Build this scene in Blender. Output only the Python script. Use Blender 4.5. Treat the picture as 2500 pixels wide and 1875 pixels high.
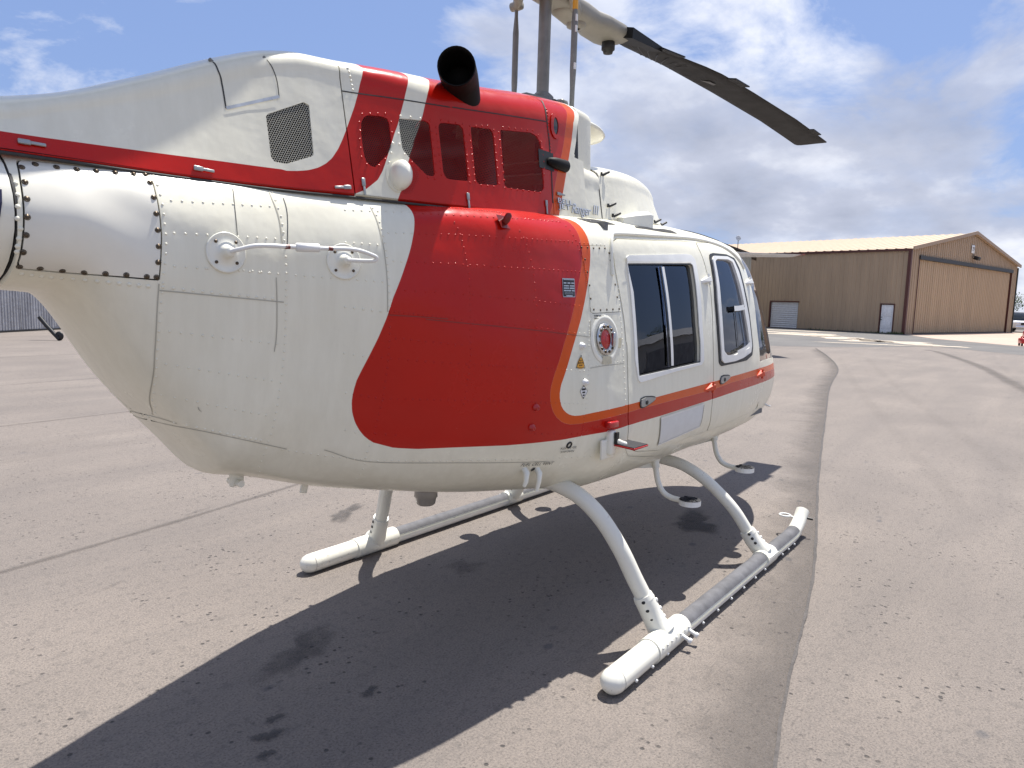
import bpy, bmesh, math, random
import numpy as np
from mathutils import Vector, Matrix
from mathutils.bvhtree import BVHTree

for o in list(bpy.data.objects):
    bpy.data.objects.remove(o, do_unlink=True)
SC = bpy.context.scene
COL = SC.collection
R = math.radians

# ------------------------------------------------------------------ camera
# world frame: x = helicopter nose, y = helicopter left, z = up, origin on the ground under the aft crosstube
cam_d = bpy.data.cameras.new('camera'); cam = bpy.data.objects.new('camera', cam_d); COL.objects.link(cam)
CLOUD_X, CLOUD_Y, CLOUD_LO = 7.3, -2.0, .468
cam_d.sensor_width = 36.0; cam_d.lens = 25.15; cam_d.clip_start = .05; cam_d.clip_end = 3000
Rt, Up, Fw = Vector((.604,-.796,.0296)), Vector((.0741,.0934,.9929)), Vector((.7933,.5976,-.1150))
mw = Matrix((( Rt.x,Up.x,-Fw.x,-2.762),(Rt.y,Up.y,-Fw.y,-2.135),(Rt.z,Up.z,-Fw.z,1.476),(0,0,0,1)))
cam.matrix_world = mw
SC.camera = cam
SC.render.resolution_x, SC.render.resolution_y = 1024, 768

# ------------------------------------------------------------------ sky and sun
SUN_DIR = Vector((.388,.045,1)).normalized()         # towards the sun: high, ahead of the nose
sun_el = math.asin(SUN_DIR.z); sun_az = math.atan2(SUN_DIR.x, SUN_DIR.y)
W = bpy.data.worlds.new('World'); SC.world = W; W.use_nodes = True
nt = W.node_tree; nt.nodes.clear(); N = nt.nodes.new; K = nt.links.new
out = N('ShaderNodeOutputWorld'); bg = N('ShaderNodeBackground'); K(bg.outputs[0], out.inputs[0])
bg.inputs['Strength'].default_value = .064
sky = N('ShaderNodeTexSky'); sky.sky_type = 'NISHITA'; sky.sun_disc = False
sky.sun_elevation = sun_el; sky.sun_rotation = sun_az; sky.air_density = 1.0; sky.dust_density = 1.2; sky.ozone_density = 2.0
tc = N('ShaderNodeTexCoord'); sep = N('ShaderNodeSeparateXYZ'); K(tc.outputs['Generated'], sep.inputs[0])
def wmath(op, a, b=None, clamp=False):
    m = N('ShaderNodeMath'); m.operation = op; m.use_clamp = clamp
    for i, v in enumerate((a, b)):
        if v is None: continue
        if isinstance(v, (int, float)): m.inputs[i].default_value = v
        else: K(v, m.inputs[i])
    return m.outputs[0]
den = wmath('ADD', wmath('MAXIMUM', sep.outputs['Z'], 0.0), .34)
cx_, cy_ = wmath('DIVIDE', sep.outputs['X'], den), wmath('DIVIDE', sep.outputs['Y'], den)
cmb = N('ShaderNodeCombineXYZ'); K(cx_, cmb.inputs[0]); K(cy_, cmb.inputs[1])
mp = N('ShaderNodeMapping'); mp.inputs['Location'].default_value = (CLOUD_X, CLOUD_Y, 0.0); K(cmb.outputs[0], mp.inputs['Vector'])
def wnoise(scale, detail, rough, dist=0.0, w=None):
    n = N('ShaderNodeTexNoise'); n.inputs['Scale'].default_value = scale; n.inputs['Detail'].default_value = detail
    n.inputs['Roughness'].default_value = rough; n.inputs['Distortion'].default_value = dist; K(mp.outputs[0], n.inputs['Vector']); return n.outputs['Fac']
big, fine = wnoise(.95, 2, .5), wnoise(3.0, 14, .60, .3)
mixn = wmath('ADD', wmath('MULTIPLY', big, .62), wmath('MULTIPLY', fine, .38))
def ramp(fac, stops):
    r = N('ShaderNodeValToRGB'); K(fac, r.inputs[0]); e = r.color_ramp.elements
    while len(e) < len(stops): e.new(.5)
    for el, (p, c) in zip(e, stops): el.position = p; el.color = c
    return r.outputs[0]
g4 = lambda v: (v, v, v, 1)
cover = ramp(mixn, [(CLOUD_LO, g4(0)), (CLOUD_LO+.055, g4(.75)), (CLOUD_LO+.13, g4(1))])
# clouds: white where thin, grey-blue where thick
body = wmath('ADD', wmath('MULTIPLY', big, .5), wmath('MULTIPLY', wnoise(2.4, 9, .55), .5))
ccol = ramp(body, [(.41, (10.2,10.3,10.8,1)), (.49, (8.4,8.7,9.6,1)), (.56, (5.4,5.8,7.1,1)), (.66, (3.8,4.2,5.4,1))])
mx = N('ShaderNodeMix'); mx.data_type = 'RGBA'; K(cover, mx.inputs['Factor']); K(ccol, mx.inputs[7])
hz = N('ShaderNodeMix'); hz.data_type = 'RGBA'; hz.inputs['Factor'].default_value = .55; K(sky.outputs[0], hz.inputs[6]); hz.inputs[7].default_value = (2.9,4.3,8.6,1)
K(hz.outputs[2], mx.inputs[6]); K(mx.outputs[2], bg.inputs['Color'])

sun_d = bpy.data.lights.new('sun', 'SUN'); sun = bpy.data.objects.new('sun', sun_d); COL.objects.link(sun)
sun_d.energy = 4.7; sun_d.angle = R(.53); sun_d.color = (1.0,.955,.89)
sun.rotation_euler = (-SUN_DIR).to_track_quat('-Z', 'Y').to_euler(); sun.location = (0,0,30)

VS = SC.view_settings
VS.view_transform = 'Standard'; VS.look = 'None'; VS.exposure = .76; VS.gamma = 1.0; VS.use_curve_mapping = False
SC.render.engine = 'CYCLES'
# ------------------------------------------------------------------ helpers
def empty(name, loc=(0,0,0), rotz=0, parent=None):
    o = bpy.data.objects.new(name, None); COL.objects.link(o); o.location = loc; o.rotation_euler = (0,0,rotz); o.empty_display_size = .3
    if parent: o.parent = parent
    return o
def tag(o, label=None, cat=None, group=None, kind=None):
    for k, v in (('label',label),('category',cat),('group',group),('kind',kind)):
        if v: o[k] = v
    return o
def obj(name, V, F, mat, parent=None, smooth=False, loopn=None, attrs=None, mats=None, midx=None):
    me = bpy.data.meshes.new(name); me.from_pydata([tuple(map(float,v)) for v in V], [], [tuple(map(int,f)) for f in F])
    for m in (mats or [mat]): me.materials.append(m)
    if midx is not None: me.polygons.foreach_set('material_index', np.asarray(midx, np.int32))
    if smooth: me.polygons.foreach_set('use_smooth', np.ones(len(me.polygons), bool))
    if attrs:
        for k, a in attrs.items():
            at = me.attributes.new(k, 'FLOAT', 'POINT'); at.data.foreach_set('value', np.asarray(a, np.float32))
    if loopn is not None:
        me.polygons.foreach_set('use_smooth', np.ones(len(me.polygons), bool)); me.normals_split_custom_set([tuple(n) for n in loopn])
    me.update(); o = bpy.data.objects.new(name, me); COL.objects.link(o)
    if parent: o.parent = parent
    return o
def dup(o, parent=None):
    c = o.copy(); COL.objects.link(c); c.parent = parent if parent else o.parent
    return c
class MB:
    """collects boxes, tubes, lathes into one mesh"""
    def __init__(s): s.v = []; s.f = []; s.sm = []
    def add(s, V, F, smooth=False):
        b = len(s.v); s.v += [tuple(v) for v in V]; s.f += [tuple(b+i for i in f) for f in F]; s.sm += [smooth]*len(F); return s
    def box(s, c, d, rot=None, bev=0.0):
        x, y, z = (d[0]/2, d[1]/2, d[2]/2)
        if bev <= 0:
            V = [(i*x,j*y,k*z) for i in (-1,1) for j in (-1,1) for k in (-1,1)]
            F = [(0,1,3,2),(4,6,7,5),(0,4,5,1),(2,3,7,6),(0,2,6,4),(1,5,7,3)]
        else:
            bm = bmesh.new(); bmesh.ops.create_cube(bm, size=1); bmesh.ops.scale(bm, vec=d, verts=bm.verts)
            bmesh.ops.bevel(bm, geom=bm.edges, offset=bev, segments=2, affect='EDGES', profile=.5)
            bm.verts.ensure_lookup_table(); V = [tuple(v.co) for v in bm.verts]; F = [tuple(v.index for v in f.verts) for f in bm.faces]; bm.free()
        if rot is not None: V = [tuple(rot @ Vector(v)) for v in V]
        return s.add([(v[0]+c[0],v[1]+c[1],v[2]+c[2]) for v in V], F, bev > 0)
    def tube(s, pts, r, seg=14, caps=True, flat=1.0):
        P = [Vector(p) for p in pts]; n = len(P); rr = r if hasattr(r, '__len__') else [r]*n
        T = [(P[min(i+1,n-1)]-P[max(i-1,0)]).normalized() for i in range(n)]
        a = Vector((0,0,1)) if abs(T[0].z) < .9 else Vector((1,0,0)); u = T[0].cross(a).normalized(); V = []
        for i in range(n):
            u = (u - T[i]*u.dot(T[i])).normalized(); w = T[i].cross(u)
            for k in range(seg):
                t = 2*math.pi*k/seg; V.append(P[i] + u*(math.cos(t)*rr[i]) + w*(math.sin(t)*rr[i]*flat))
        F = [(i*seg+k, i*seg+(k+1)%seg, (i+1)*seg+(k+1)%seg, (i+1)*seg+k) for i in range(n-1) for k in range(seg)]
        s.add(V, F, True)
        if caps: s.add(V[:seg], [tuple(range(seg))[::-1]]); s.add(V[-seg:], [tuple(range(seg))])
        return s
    def lathe(s, prof, o, ax, seg=24, sy=1.0, up=None):
        """prof = [(radius, height)] revolved about axis ax through o; sy squeezes the second direction"""
        ax = Vector(ax).normalized(); a = Vector(up) if up else (Vector((0,0,1)) if abs(ax.z) < .9 else Vector((1,0,0)))
        u = (a - ax*a.dot(ax)).normalized(); w = ax.cross(u); o = Vector(o); V = []
        for (r, h) in prof:
            for k in range(seg):
                t = 2*math.pi*k/seg; V.append(o + ax*h + u*(r*math.cos(t)) + w*(r*sy*math.sin(t)))
        n = len(prof); F = [(i*seg+k, i*seg+(k+1)%seg, (i+1)*seg+(k+1)%seg, (i+1)*seg+k) for i in range(n-1) for k in range(seg)]
        return s.add(V, F, True)
    def build(s, name, mat, parent=None):
        o = obj(name, s.v, s.f, mat, parent); o.data.polygons.foreach_set('use_smooth', np.array(s.sm, bool)); return o
def spline(pts, n=8):
    P = [Vector(p) for p in pts]; P = [P[0]*2-P[1]]+P+[P[-1]*2-P[-2]]; out = []
    for i in range(1, len(P)-2):
        for k in range(n):
            t = k/n; a, b, c, d = P[i-1:i+3]
            out.append(.5*((2*b)+(c-a)*t+(2*a-5*b+4*c-d)*t*t+(3*b-3*c+d-a)*t**3))
    return out+[P[-2]]

# ------------------------------------------------------------------ materials
class Mat:
    def __init__(s, name):
        s.m = bpy.data.materials.new(name); s.m.use_nodes = True; s.t = s.m.node_tree; s.t.nodes.clear()
        s.out = s.n('ShaderNodeOutputMaterial')
    def n(s, kind, **kw):
        nd = s.t.nodes.new(kind)
        for k, v in kw.items(): setattr(nd, k, v)
        return nd
    def put(s, sock, v):
        if isinstance(v, bpy.types.NodeSocket): s.t.links.new(v, sock)
        elif v is not None: sock.default_value = v if not (isinstance(v, tuple) and len(v) == 3 and sock.type == 'RGBA') else (*v, 1)
    def math(s, op, a, b=None, c=None, clamp=False):
        nd = s.n('ShaderNodeMath', operation=op, use_clamp=clamp)
        for i, v in enumerate((a,b,c)):
            if v is not None: s.put(nd.inputs[i], v)
        return nd.outputs[0]
    def mix(s, f, a, b, mode='MIX'):
        nd = s.n('ShaderNodeMix', data_type='RGBA', blend_type=mode); s.put(nd.inputs['Factor'], f); s.put(nd.inputs[6], a); s.put(nd.inputs[7], b); return nd.outputs[2]
    def coord(s, which='Object', scale=None, rot=None):
        tcn = s.n('ShaderNodeTexCoord').outputs[which]
        if scale is None and rot is None: return tcn
        mpn = s.n('ShaderNodeMapping'); s.put(mpn.inputs['Vector'], tcn)
        if scale is not None: mpn.inputs['Scale'].default_value = scale if isinstance(scale, tuple) else (scale,)*3
        if rot: mpn.inputs['Rotation'].default_value = rot
        return mpn.outputs[0]
    def noise(s, vec, scale, detail=4, rough=.55, dist=0):
        nd = s.n('ShaderNodeTexNoise'); s.put(nd.inputs['Vector'], vec)
        for k, v in (('Scale',scale),('Detail',detail),('Roughness',rough),('Distortion',dist)): nd.inputs[k].default_value = v
        return nd.outputs['Fac']
    def voro(s, vec, scale, feature='F1'):
        nd = s.n('ShaderNodeTexVoronoi', feature=feature); s.put(nd.inputs['Vector'], vec); nd.inputs['Scale'].default_value = scale; return nd.outputs['Distance']
    def ramp(s, f, stops):
        nd = s.n('ShaderNodeValToRGB'); s.put(nd.inputs[0], f); e = nd.color_ramp.elements
        while len(e) < len(stops): e.new(.5)
        for el, (p, c) in zip(e, stops): el.position = p; el.color = (c,c,c,1) if not hasattr(c, '__len__') else (*c[:3],1)
        return nd.outputs[0]
    def bump(s, h, strength, dist, nrm=None):
        nd = s.n('ShaderNodeBump'); s.put(nd.inputs['Height'], h); nd.inputs['Strength'].default_value = strength; nd.inputs['Distance'].default_value = dist
        if nrm: s.put(nd.inputs['Normal'], nrm)
        return nd.outputs[0]
    def attr(s, name): return s.n('ShaderNodeAttribute', attribute_name=name).outputs['Fac']
    def bsdf(s, col, rough=.5, metal=0, spec=None, nrm=None, coat=0, coat_rough=.05, emis=None):
        b = s.n('ShaderNodeBsdfPrincipled'); s.put(b.inputs['Base Color'], col); s.put(b.inputs['Roughness'], rough); s.put(b.inputs['Metallic'], metal)
        if spec is not None: s.put(b.inputs['Specular IOR Level'], spec)
        if nrm: s.put(b.inputs['Normal'], nrm)
        b.inputs['Coat Weight'].default_value = coat; b.inputs['Coat Roughness'].default_value = coat_rough
        return b.outputs[0]
    def done(s, sh): s.t.links.new(sh, s.out.inputs['Surface']); return s.m
def plain(name, col, rough=.5, metal=0, var=.12, scale=9.0, bump=0.0, coat=0, spec=None):
    m = Mat(name); co = m.coord(); n1 = m.noise(co, scale, 5, .6)
    dark = tuple(c*(1-var) for c in col); lite = tuple(min(1,c*(1+var)) for c in col)
    c = m.ramp(n1, [(.3,dark),(.7,lite)])
    nr = m.bump(m.noise(co, scale*8, 3), bump, .002) if bump else None
    rr = m.math('ADD', m.math('MULTIPLY', m.math('SUBTRACT', n1, .5), .25), rough)
    return m.done(m.bsdf(c, rr, metal, spec, nr, coat))
WHITE, RED, ORANGE = (.84,.815,.68), (.46,.007,.002), (.64,.080,.002)
def paint_color(m):
    """livery: cream white, red and orange bands whose edges come from the distance attributes baked on the skin"""
    co = m.coord(); k = 900.0
    fr = m.math('SUBTRACT', .5, m.math('MULTIPLY', m.attr('f_red'), k), clamp=True)
    fo = m.math('SUBTRACT', .5, m.math('MULTIPLY', m.attr('f_org'), k), clamp=True)
    tone = m.noise(co, 2.2, 6, .6)
    streak = m.noise(m.coord(scale=(9,9,.7)), 3.0, 5, .65)
    grime = m.ramp(m.math('MULTIPLY', tone, streak), [(.16,0.0),(.42,1.0)])
    w = m.mix(grime, (WHITE[0]*.91,WHITE[1]*.905,WHITE[2]*.89), WHITE)
    r = m.mix(tone, (RED[0]*.85,RED[1]*.9,RED[2]), (RED[0]*1.12,RED[1]*1.1,RED[2]))
    c = m.mix(fr, w, r); c = m.mix(fo, c, ORANGE)
    spot = m.ramp(m.voro(co, 34), [(.0,1.0),(.035,1.0),(.06,0.0)])           # a few chips and specks
    gate = m.ramp(m.noise(co, 5.3, 2), [(.60,0.0),(.70,1.0)])
    c = m.mix(m.math('MULTIPLY', m.math('MULTIPLY', spot, gate), .35), c, (.12,.11,.10))
    return co, c, tone
def make_paint():
    m = Mat('livery_paint'); co, c, tone = paint_color(m)
    oil = m.noise(co, 6.5, 3, .5)                                            # slight oil-canning of the sheet metal
    n1 = m.bump(oil, .17, .03); n2 = m.bump(m.noise(co, 260, 2), .05, .0006, n1)
    rough = m.math('ADD', .20, m.math('MULTIPLY', tone, .12))
    return m.done(m.bsdf(c, rough, 0, .30, n2, .07, .08))
def make_mesh_paint():
    """perforated sheet: round holes on a hexagonal pitch, open to the bay behind"""
    m = Mat('perforated_sheet'); co, c, tone = paint_color(m)
    sp = m.n('ShaderNodeSeparateXYZ'); m.put(sp.inputs[0], co)
    def cell(shift):
        cv = m.n('ShaderNodeCombineXYZ'); pit = .0074
        m.put(cv.inputs[0], m.math('WRAP', m.math('ADD', m.math('MULTIPLY', sp.outputs[0], 1/pit), shift*.5), 1.0, 0.0))
        m.put(cv.inputs[1], m.math('WRAP', m.math('ADD', m.math('MULTIPLY', sp.outputs[2], 1/pit), shift*.8660254), 1.7320508, 0.0))
        d = m.n('ShaderNodeVectorMath', operation='DISTANCE'); m.put(d.inputs[0], cv.outputs[0]); d.inputs[1].default_value = (.5,.8660254,0)
        return d.outputs['Value']
    d = m.math('MINIMUM', cell(0), cell(1)); hole = m.math('LESS_THAN', d, .455)
    b = m.bsdf(m.mix(.12, c, (.03,.03,.03)), .35, 0, .4); tr = m.n('ShaderNodeBsdfTransparent'); ms = m.n('ShaderNodeMixShader')
    m.put(ms.inputs[0], hole); m.put(ms.inputs[1], b); m.put(ms.inputs[2], tr.outputs[0]); return m.done(ms.outputs[0])
def glass(name, tint, ior=1.45, rough=.0):
    m = Mat(name); fr = m.n('ShaderNodeFresnel'); fr.inputs['IOR'].default_value = ior
    wav = m.bump(m.noise(m.coord(), 3.0, 2), .05, .03)
    m.put(fr.inputs['Normal'], wav)
    tr = m.n('ShaderNodeBsdfTransparent'); m.put(tr.inputs[0], tint); gl = m.n('ShaderNodeBsdfGlossy'); gl.inputs['Roughness'].default_value = rough
    m.put(gl.inputs['Normal'], wav); gl.inputs['Color'].default_value = (.95,.96,1,1)
    ms = m.n('ShaderNodeMixShader'); m.put(ms.inputs[0], fr.outputs[0]); m.put(ms.inputs[1], tr.outputs[0]); m.put(ms.inputs[2], gl.outputs[0]); return m.done(ms.outputs[0])
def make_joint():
    m = Mat('joint_paint'); co, c, tone = paint_color(m); return m.done(m.bsdf(m.mix(.48, c, (.07,.06,.05)), .5, 0, .3))  # livery darkened along joints: groove shade put into the colour, with grime
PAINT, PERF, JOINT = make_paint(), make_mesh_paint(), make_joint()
def scuffed(name, col):
    m = Mat(name); co = m.coord(); t = m.noise(co, 5, 5, .6); c = m.mix(t, tuple(k*.90 for k in col), col)
    sc_ = m.math('MULTIPLY', m.ramp(m.noise(m.coord(scale=(14,40,40)), 2.2, 6, .7), [(.60,0.0),(.66,1.0)]), m.ramp(m.noise(co, 3.1, 3), [(.48,0.0),(.58,1.0)]))
    c = m.mix(m.math('MULTIPLY', sc_, .55), c, (.16,.15,.13)); return m.done(m.bsdf(c, m.math('ADD', .30, m.math('MULTIPLY', sc_, .3)), 0, .4, m.bump(sc_, -.2, .0008), .1))
GEARP = scuffed('gear_paint', (.80,.785,.69))
CREAM = plain('cream_paint', (.80,.785,.68), .30, 0, .06, 7, 0, .3)
WHITEP = plain('white_trim', (.76,.76,.73), .35, 0, .06, 12)
PANELP = plain('bare_panel_paint', (.76,.735,.64), .34, .08, .08, 3.5)
BLACK = plain('black_rubber', (.012,.012,.012), .5, 0, .3, 20)
SEAM = plain('seam_shadow', (.035,.034,.032), .7, 0, .4, 40)
LSEAM = plain('lap_joint', (.40,.39,.35), .5, 0, .2, 30)
STEEL = plain('bare_steel', (.55,.55,.54), .30, 1, .15, 25)
GREYM = plain('grey_mast', (.20,.195,.175), .42, .25, .18, 12, .1)
HUBG = plain('hub_grey_cream', (.25,.235,.20), .45, 0, .12, 12)
DARK = plain('dark_metal', (.03,.03,.03), .5, .3, .3, 15)
REDP = plain('red_paint', (.45,.012,.01), .28, 0, .08, 10, 0, .3)
ORGP = plain('orange_paint', (.62,.06,.01), .35, 0, .08, 10)
INNER = plain('cabin_lining', (.16,.16,.165), .8, 0, .15, 14)
SEATM = plain('seat_vinyl', (.05,.055,.065), .55, 0, .25, 12, .1)
SHIELD = plain('instrument_black', (.02,.02,.022), .6, 0, .3, 12)
BLADE = plain('blade_black', (.009,.0085,.008), .55, 0, .35, 6, .08, 0, .2)
SCREWM = plain('screw_bronze', (.10,.075,.05), .35, .7, .4, 60)
WALK = plain('walkway_grit', (.026,.026,.029), .9, 0, .35, 60, .5)
SKIDG = plain('skid_tread_grey', (.11,.11,.118), .8, 0, .3, 14, .4)
TAPE = plain('masking_tape', (.58,.53,.38), .7, 0, .12, 40)
GLASS_R, GLASS_F, GLASS_W = glass('tinted_glass', (.45,.46,.48)), glass('door_glass', (.64,.66,.70)), glass('windshield_plexi', (.50,.54,.72), 1.55)
GLASS_T = glass('roof_glass', (.09,.085,.14))
ENGINE = plain('engine_bay', (.045,.04,.036), .6, .4, .5, 14)
EXH = plain('exhaust_black', (.005,.0048,.0046), .62, 0, .4, 12, 0, 0, .2)

# ------------------------------------------------------------------ ground
def make_asphalt():
    m = Mat('asphalt'); co = m.coord()
    fine = m.noise(co, 115, 4, .72); mid = m.noise(co, 24, 5, .65); big = m.noise(co, .55, 5, .6)
    swirl = m.noise(m.coord(scale=(.16,1.4,1), rot=(0,0,.42)), 1.3, 5, .6, .6)          # rolled-in streaks along the paving lanes
    base = m.ramp(big, [(.30,(.168,.148,.134)),(.72,(.222,.194,.172))])
    base = m.mix(m.ramp(swirl, [(.40,0.0),(.66,.38)]), base, (.135,.122,.115))
    agg = m.ramp(fine, [(.30,(.45,.45,.46)),(.47,(.98,.98,.98)),(.68,(1.30,1.27,1.23))]); c = m.mix(1.0, base, agg, 'MULTIPLY')
    c = m.mix(m.ramp(mid, [(.36,.40),(.48,0.0)]), c, (.105,.096,.09), 'MIX')
    pits = m.math('MULTIPLY', m.ramp(m.voro(co, 21), [(.0,1.0),(.11,1.0),(.2,0.0)]), m.ramp(m.noise(co, 2.4, 3), [(.46,0.0),(.58,1.0)]))
    c = m.mix(m.math('MULTIPLY', pits, .8), c, (.042,.041,.042))
    oil = m.math('MULTIPLY', m.ramp(m.voro(m.coord(scale=(1,1.5,1)), 3.1), [(.0,1.0),(.075,.9),(.12,0.0)]), m.ramp(m.noise(co, .9, 2), [(.53,0.0),(.60,1.0)]))
    c = m.mix(m.math('MULTIPLY', oil, .65), c, (.075,.077,.085))
    h = m.math('ADD', m.math('MULTIPLY', fine, 1.0), m.math('MULTIPLY', pits, -1.2))
    return m.done(m.bsdf(c, .86, 0, .25, m.bump(h, .85, .006)))
ASPH = make_asphalt()
def patch_mat(name, c0, c1, sc=3.0, rough=.9):
    m = Mat(name); co = m.coord(); a = m.ramp(m.noise(co, sc, 6, .65), [(.3,c0),(.7,c1)]); f = m.noise(co, 90, 3, .7)
    return m.done(m.bsdf(m.mix(1.0, a, m.ramp(f, [(.3,.72),(.7,1.2)]), 'MULTIPLY'), rough, 0, .25, m.bump(f, .6, .004)))
OLDASPH = patch_mat('old_grey_asphalt', (.115,.112,.11), (.165,.158,.150), .5)
CONC = patch_mat('pink_concrete', (.40,.315,.26), (.47,.375,.31), .35)
SANDP = patch_mat('sandy_patch', (.43,.37,.30), (.53,.46,.375), 1.5)
SEALM = patch_mat('joint_dark', (.075,.07,.068), (.115,.105,.10), 6)
def sheet(name, pts, z, mat): return tag(obj(name, [(x,y,z) for x, y in pts], [tuple(range(len(pts)))], mat), kind='structure')
sheet('ground', [(-900,-900),(900,-900),(900,900),(-900,900)], 0, ASPH)
sheet('old_asphalt_strip', [(26.3,6.5),(29.6,4.2),(34.5,2.15),(30.6,-1.3),(31.5,-12),(40.5,-14),(39.4,-1.0),(45.5,3.6),(52.0,5.8),(58.6,35.2),(40,40),(30,22)], .004, OLDASPH)
sheet('concrete_apron', [(45.9,3.5),(39.8,-1.2),(41,-14),(73.5,-22),(74.4,1.1),(52.1,6.0)], .008, CONC)
rng = random.Random(4)
def blob(name, cx, cy, rx, ry, ang, z, mat, n=26, rough=.35):
    ph = [rng.uniform(0,6.28) for _ in range(4)]; pts = []
    for k in range(n):
        t = 2*math.pi*k/n; r = 1+rough*(.5*math.sin(2*t+ph[0])+.3*math.sin(5*t+ph[1])+.25*math.sin(9*t+ph[2]))
        x, y = rx*r*math.cos(t), ry*r*math.sin(t); pts.append((cx+x*math.cos(ang)-y*math.sin(ang), cy+x*math.sin(ang)+y*math.cos(ang)))
    return sheet(name, pts, z, mat)
va = math.atan2(.93,-.37)
for (x, y, rx, ry) in ((39.2,7.1,1.5,1.6),(38.4,5.7,1.1,.7),(37.4,4.3,1.3,1.35),(36.0,3.1,.7,1.2),(48.3,13.5,.9,3.2),(41.6,9.7,1.2,2.6),(35.1,1.9,.6,.9),(36.3,5.4,.8,1.2),(44.0,11.2,1.0,2.2),(33.0,4.6,.35,1.9),(40.4,8.4,.5,.9)):
    blob('sandy_patch', x, y, rx, ry, va-1.57, .012, SANDP, 40, .55)
def strip(name, pts, w, z, mat, jit=.012, n=10):
    P = spline([(x,y,0) for x, y in pts], n); V = []; r2 = random.Random(9)
    for i, p in enumerate(P):
        t = (P[min(i+1,len(P)-1)]-P[max(i-1,0)]).normalized(); s = Vector((-t.y,t.x,0)); ww = w if not hasattr(w,'__len__') else w[0]+(w[1]-w[0])*i/(len(P)-1)
        V += [p+s*(ww/2+r2.uniform(-jit,jit))+Vector((0,0,z)), p-s*(ww/2+r2.uniform(-jit,jit))+Vector((0,0,z))]
    return tag(obj(name, V, [(2*i,2*i+1,2*i+3,2*i+2) for i in range(len(P)-1)], mat), kind='structure')
LANE = [(-3.2,-2.25),(-.503,-1.542),(1.39,-1.175),(4.0,-.55),(7.685,.286),(12,1.25),(16.9,2.22),(22,3.7),(26.7,5.27)]
strip('paving_joint', LANE, (.010,.035), .0065, SEALM, .003, 16)
def faded(name, col, k=.75, sc=2.5):
    """worn darker film over the asphalt that thins out where the fade attribute and a noise fall"""
    m = Mat(name); co = m.coord(); n1 = m.noise(co, sc, 5, .65); f = m.math('MULTIPLY', m.ramp(m.math('ADD', m.attr('fade'), m.math('SUBTRACT', n1, .5)), [(.25,0.0),(.85,1.0)]), k)
    c = m.mix(1.0, col, m.ramp(m.noise(co, 100, 3, .7), [(.3,.6),(.7,1.25)]), 'MULTIPLY'); tr = m.n('ShaderNodeBsdfTransparent'); ms = m.n('ShaderNodeMixShader')
    m.put(ms.inputs[0], f); m.put(ms.inputs[1], tr.outputs[0]); m.put(ms.inputs[2], m.bsdf(c, .85, 0, .25)); return m.done(ms.outputs[0])
LANED, STAIN, TYREM = faded('lane_edge_dark', (.125,.112,.104), .42), faded('oil_stain', (.05,.05,.053), .48, 13), faded('tyre_mark', (.10,.092,.088), .04, 1.2)
def fade_strip(name, pts, w, z, mat, prof, n=10):
    P = spline([(x,y,0) for x, y in pts], n); V = []; A = []; k = len(prof)
    for i, p in enumerate(P):
        t = (P[min(i+1,len(P)-1)]-P[max(i-1,0)]).normalized(); sd = Vector((-t.y,t.x,0)); ends = min(1,i/4,(len(P)-1-i)/4)
        for q, (u, f) in enumerate(prof): V.append(p+sd*(u*w)+Vector((0,0,z))); A.append(f*ends)
    return tag(obj(name, V, [(i*k+q,i*k+q+1,(i+1)*k+q+1,(i+1)*k+q) for i in range(len(P)-1) for q in range(k-1)], mat, attrs={'fade':A}), kind='structure')
fade_strip('lane_edge', LANE, .55, .004, LANED, [(0,.95),(.12,.8),(.4,.45),(1,0)], 12)
fade_strip('lane_edge', [(30.5,2.2),(29.2,1.39),(22,-.45),(15.1,-1.74),(8,-3.1)], .55, .004, LANED, [(-.5,0),(-.1,.8),(.1,.8),(.5,0)])
for y0, y1, xa_, xb_ in ((6.62,7.6,-1.5,10),(15.2,16.3,1.5,14),(2.12,2.6,-2.2,1.2),(10.3,11.2,0,10)):
    fade_strip('paving_seam', [(xa_,y0-.12),(xa_*.5+xb_*.5,(y0+y1)/2-.1),(xb_,y1)], .10, .004, LANED, [(-.5,0),(0,.95),(.1,.6),(.5,0)], 24)
for (a, b) in (((3,-2.6),(24,3.0)),((2.2,-2.1),(23,3.6)),((-2,4.6),(9,5.9)),((-1.5,5.2),(8.5,6.4)),((-2,9.0),(12,10.2)),((4,-3.4),(26,-.6))):
    fade_strip('tyre_track', [a,((a[0]+b[0])/2,(a[1]+b[1])/2+.15),b], .24, .0052, TYREM, [(-.5,0),(-.2,.85),(.2,.85),(.5,0)], 20)
def stain(cx, cy, rx, ry, ang=0.0, f=.95):
    V = [(cx,cy,.0058)]; A = [f]; n = 36; ph = [rng.uniform(0,6.28) for _ in range(3)]
    for q, (u, ff) in enumerate(((.55,f*.9),(1.0,0.0))):
        for k in range(n): t = 2*math.pi*k/n; g_ = 1+.35*math.sin(2*t+ph[0])+.22*math.sin(3*t+ph[1])+.15*math.sin(7*t+ph[2]); x, y = u*rx*g_*math.cos(t), u*ry*g_*math.sin(t); V.append((cx+x*math.cos(ang)-y*math.sin(ang), cy+x*math.sin(ang)+y*math.cos(ang), .0058)); A.append(ff)
    F = [(0,1+k,1+(k+1)%n) for k in range(n)]+[(1+k,1+n+k,1+n+(k+1)%n,1+(k+1)%n) for k in range(n)]
    tag(obj('oil_stain', V, F, STAIN, attrs={'fade':A}), kind='structure')
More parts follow.
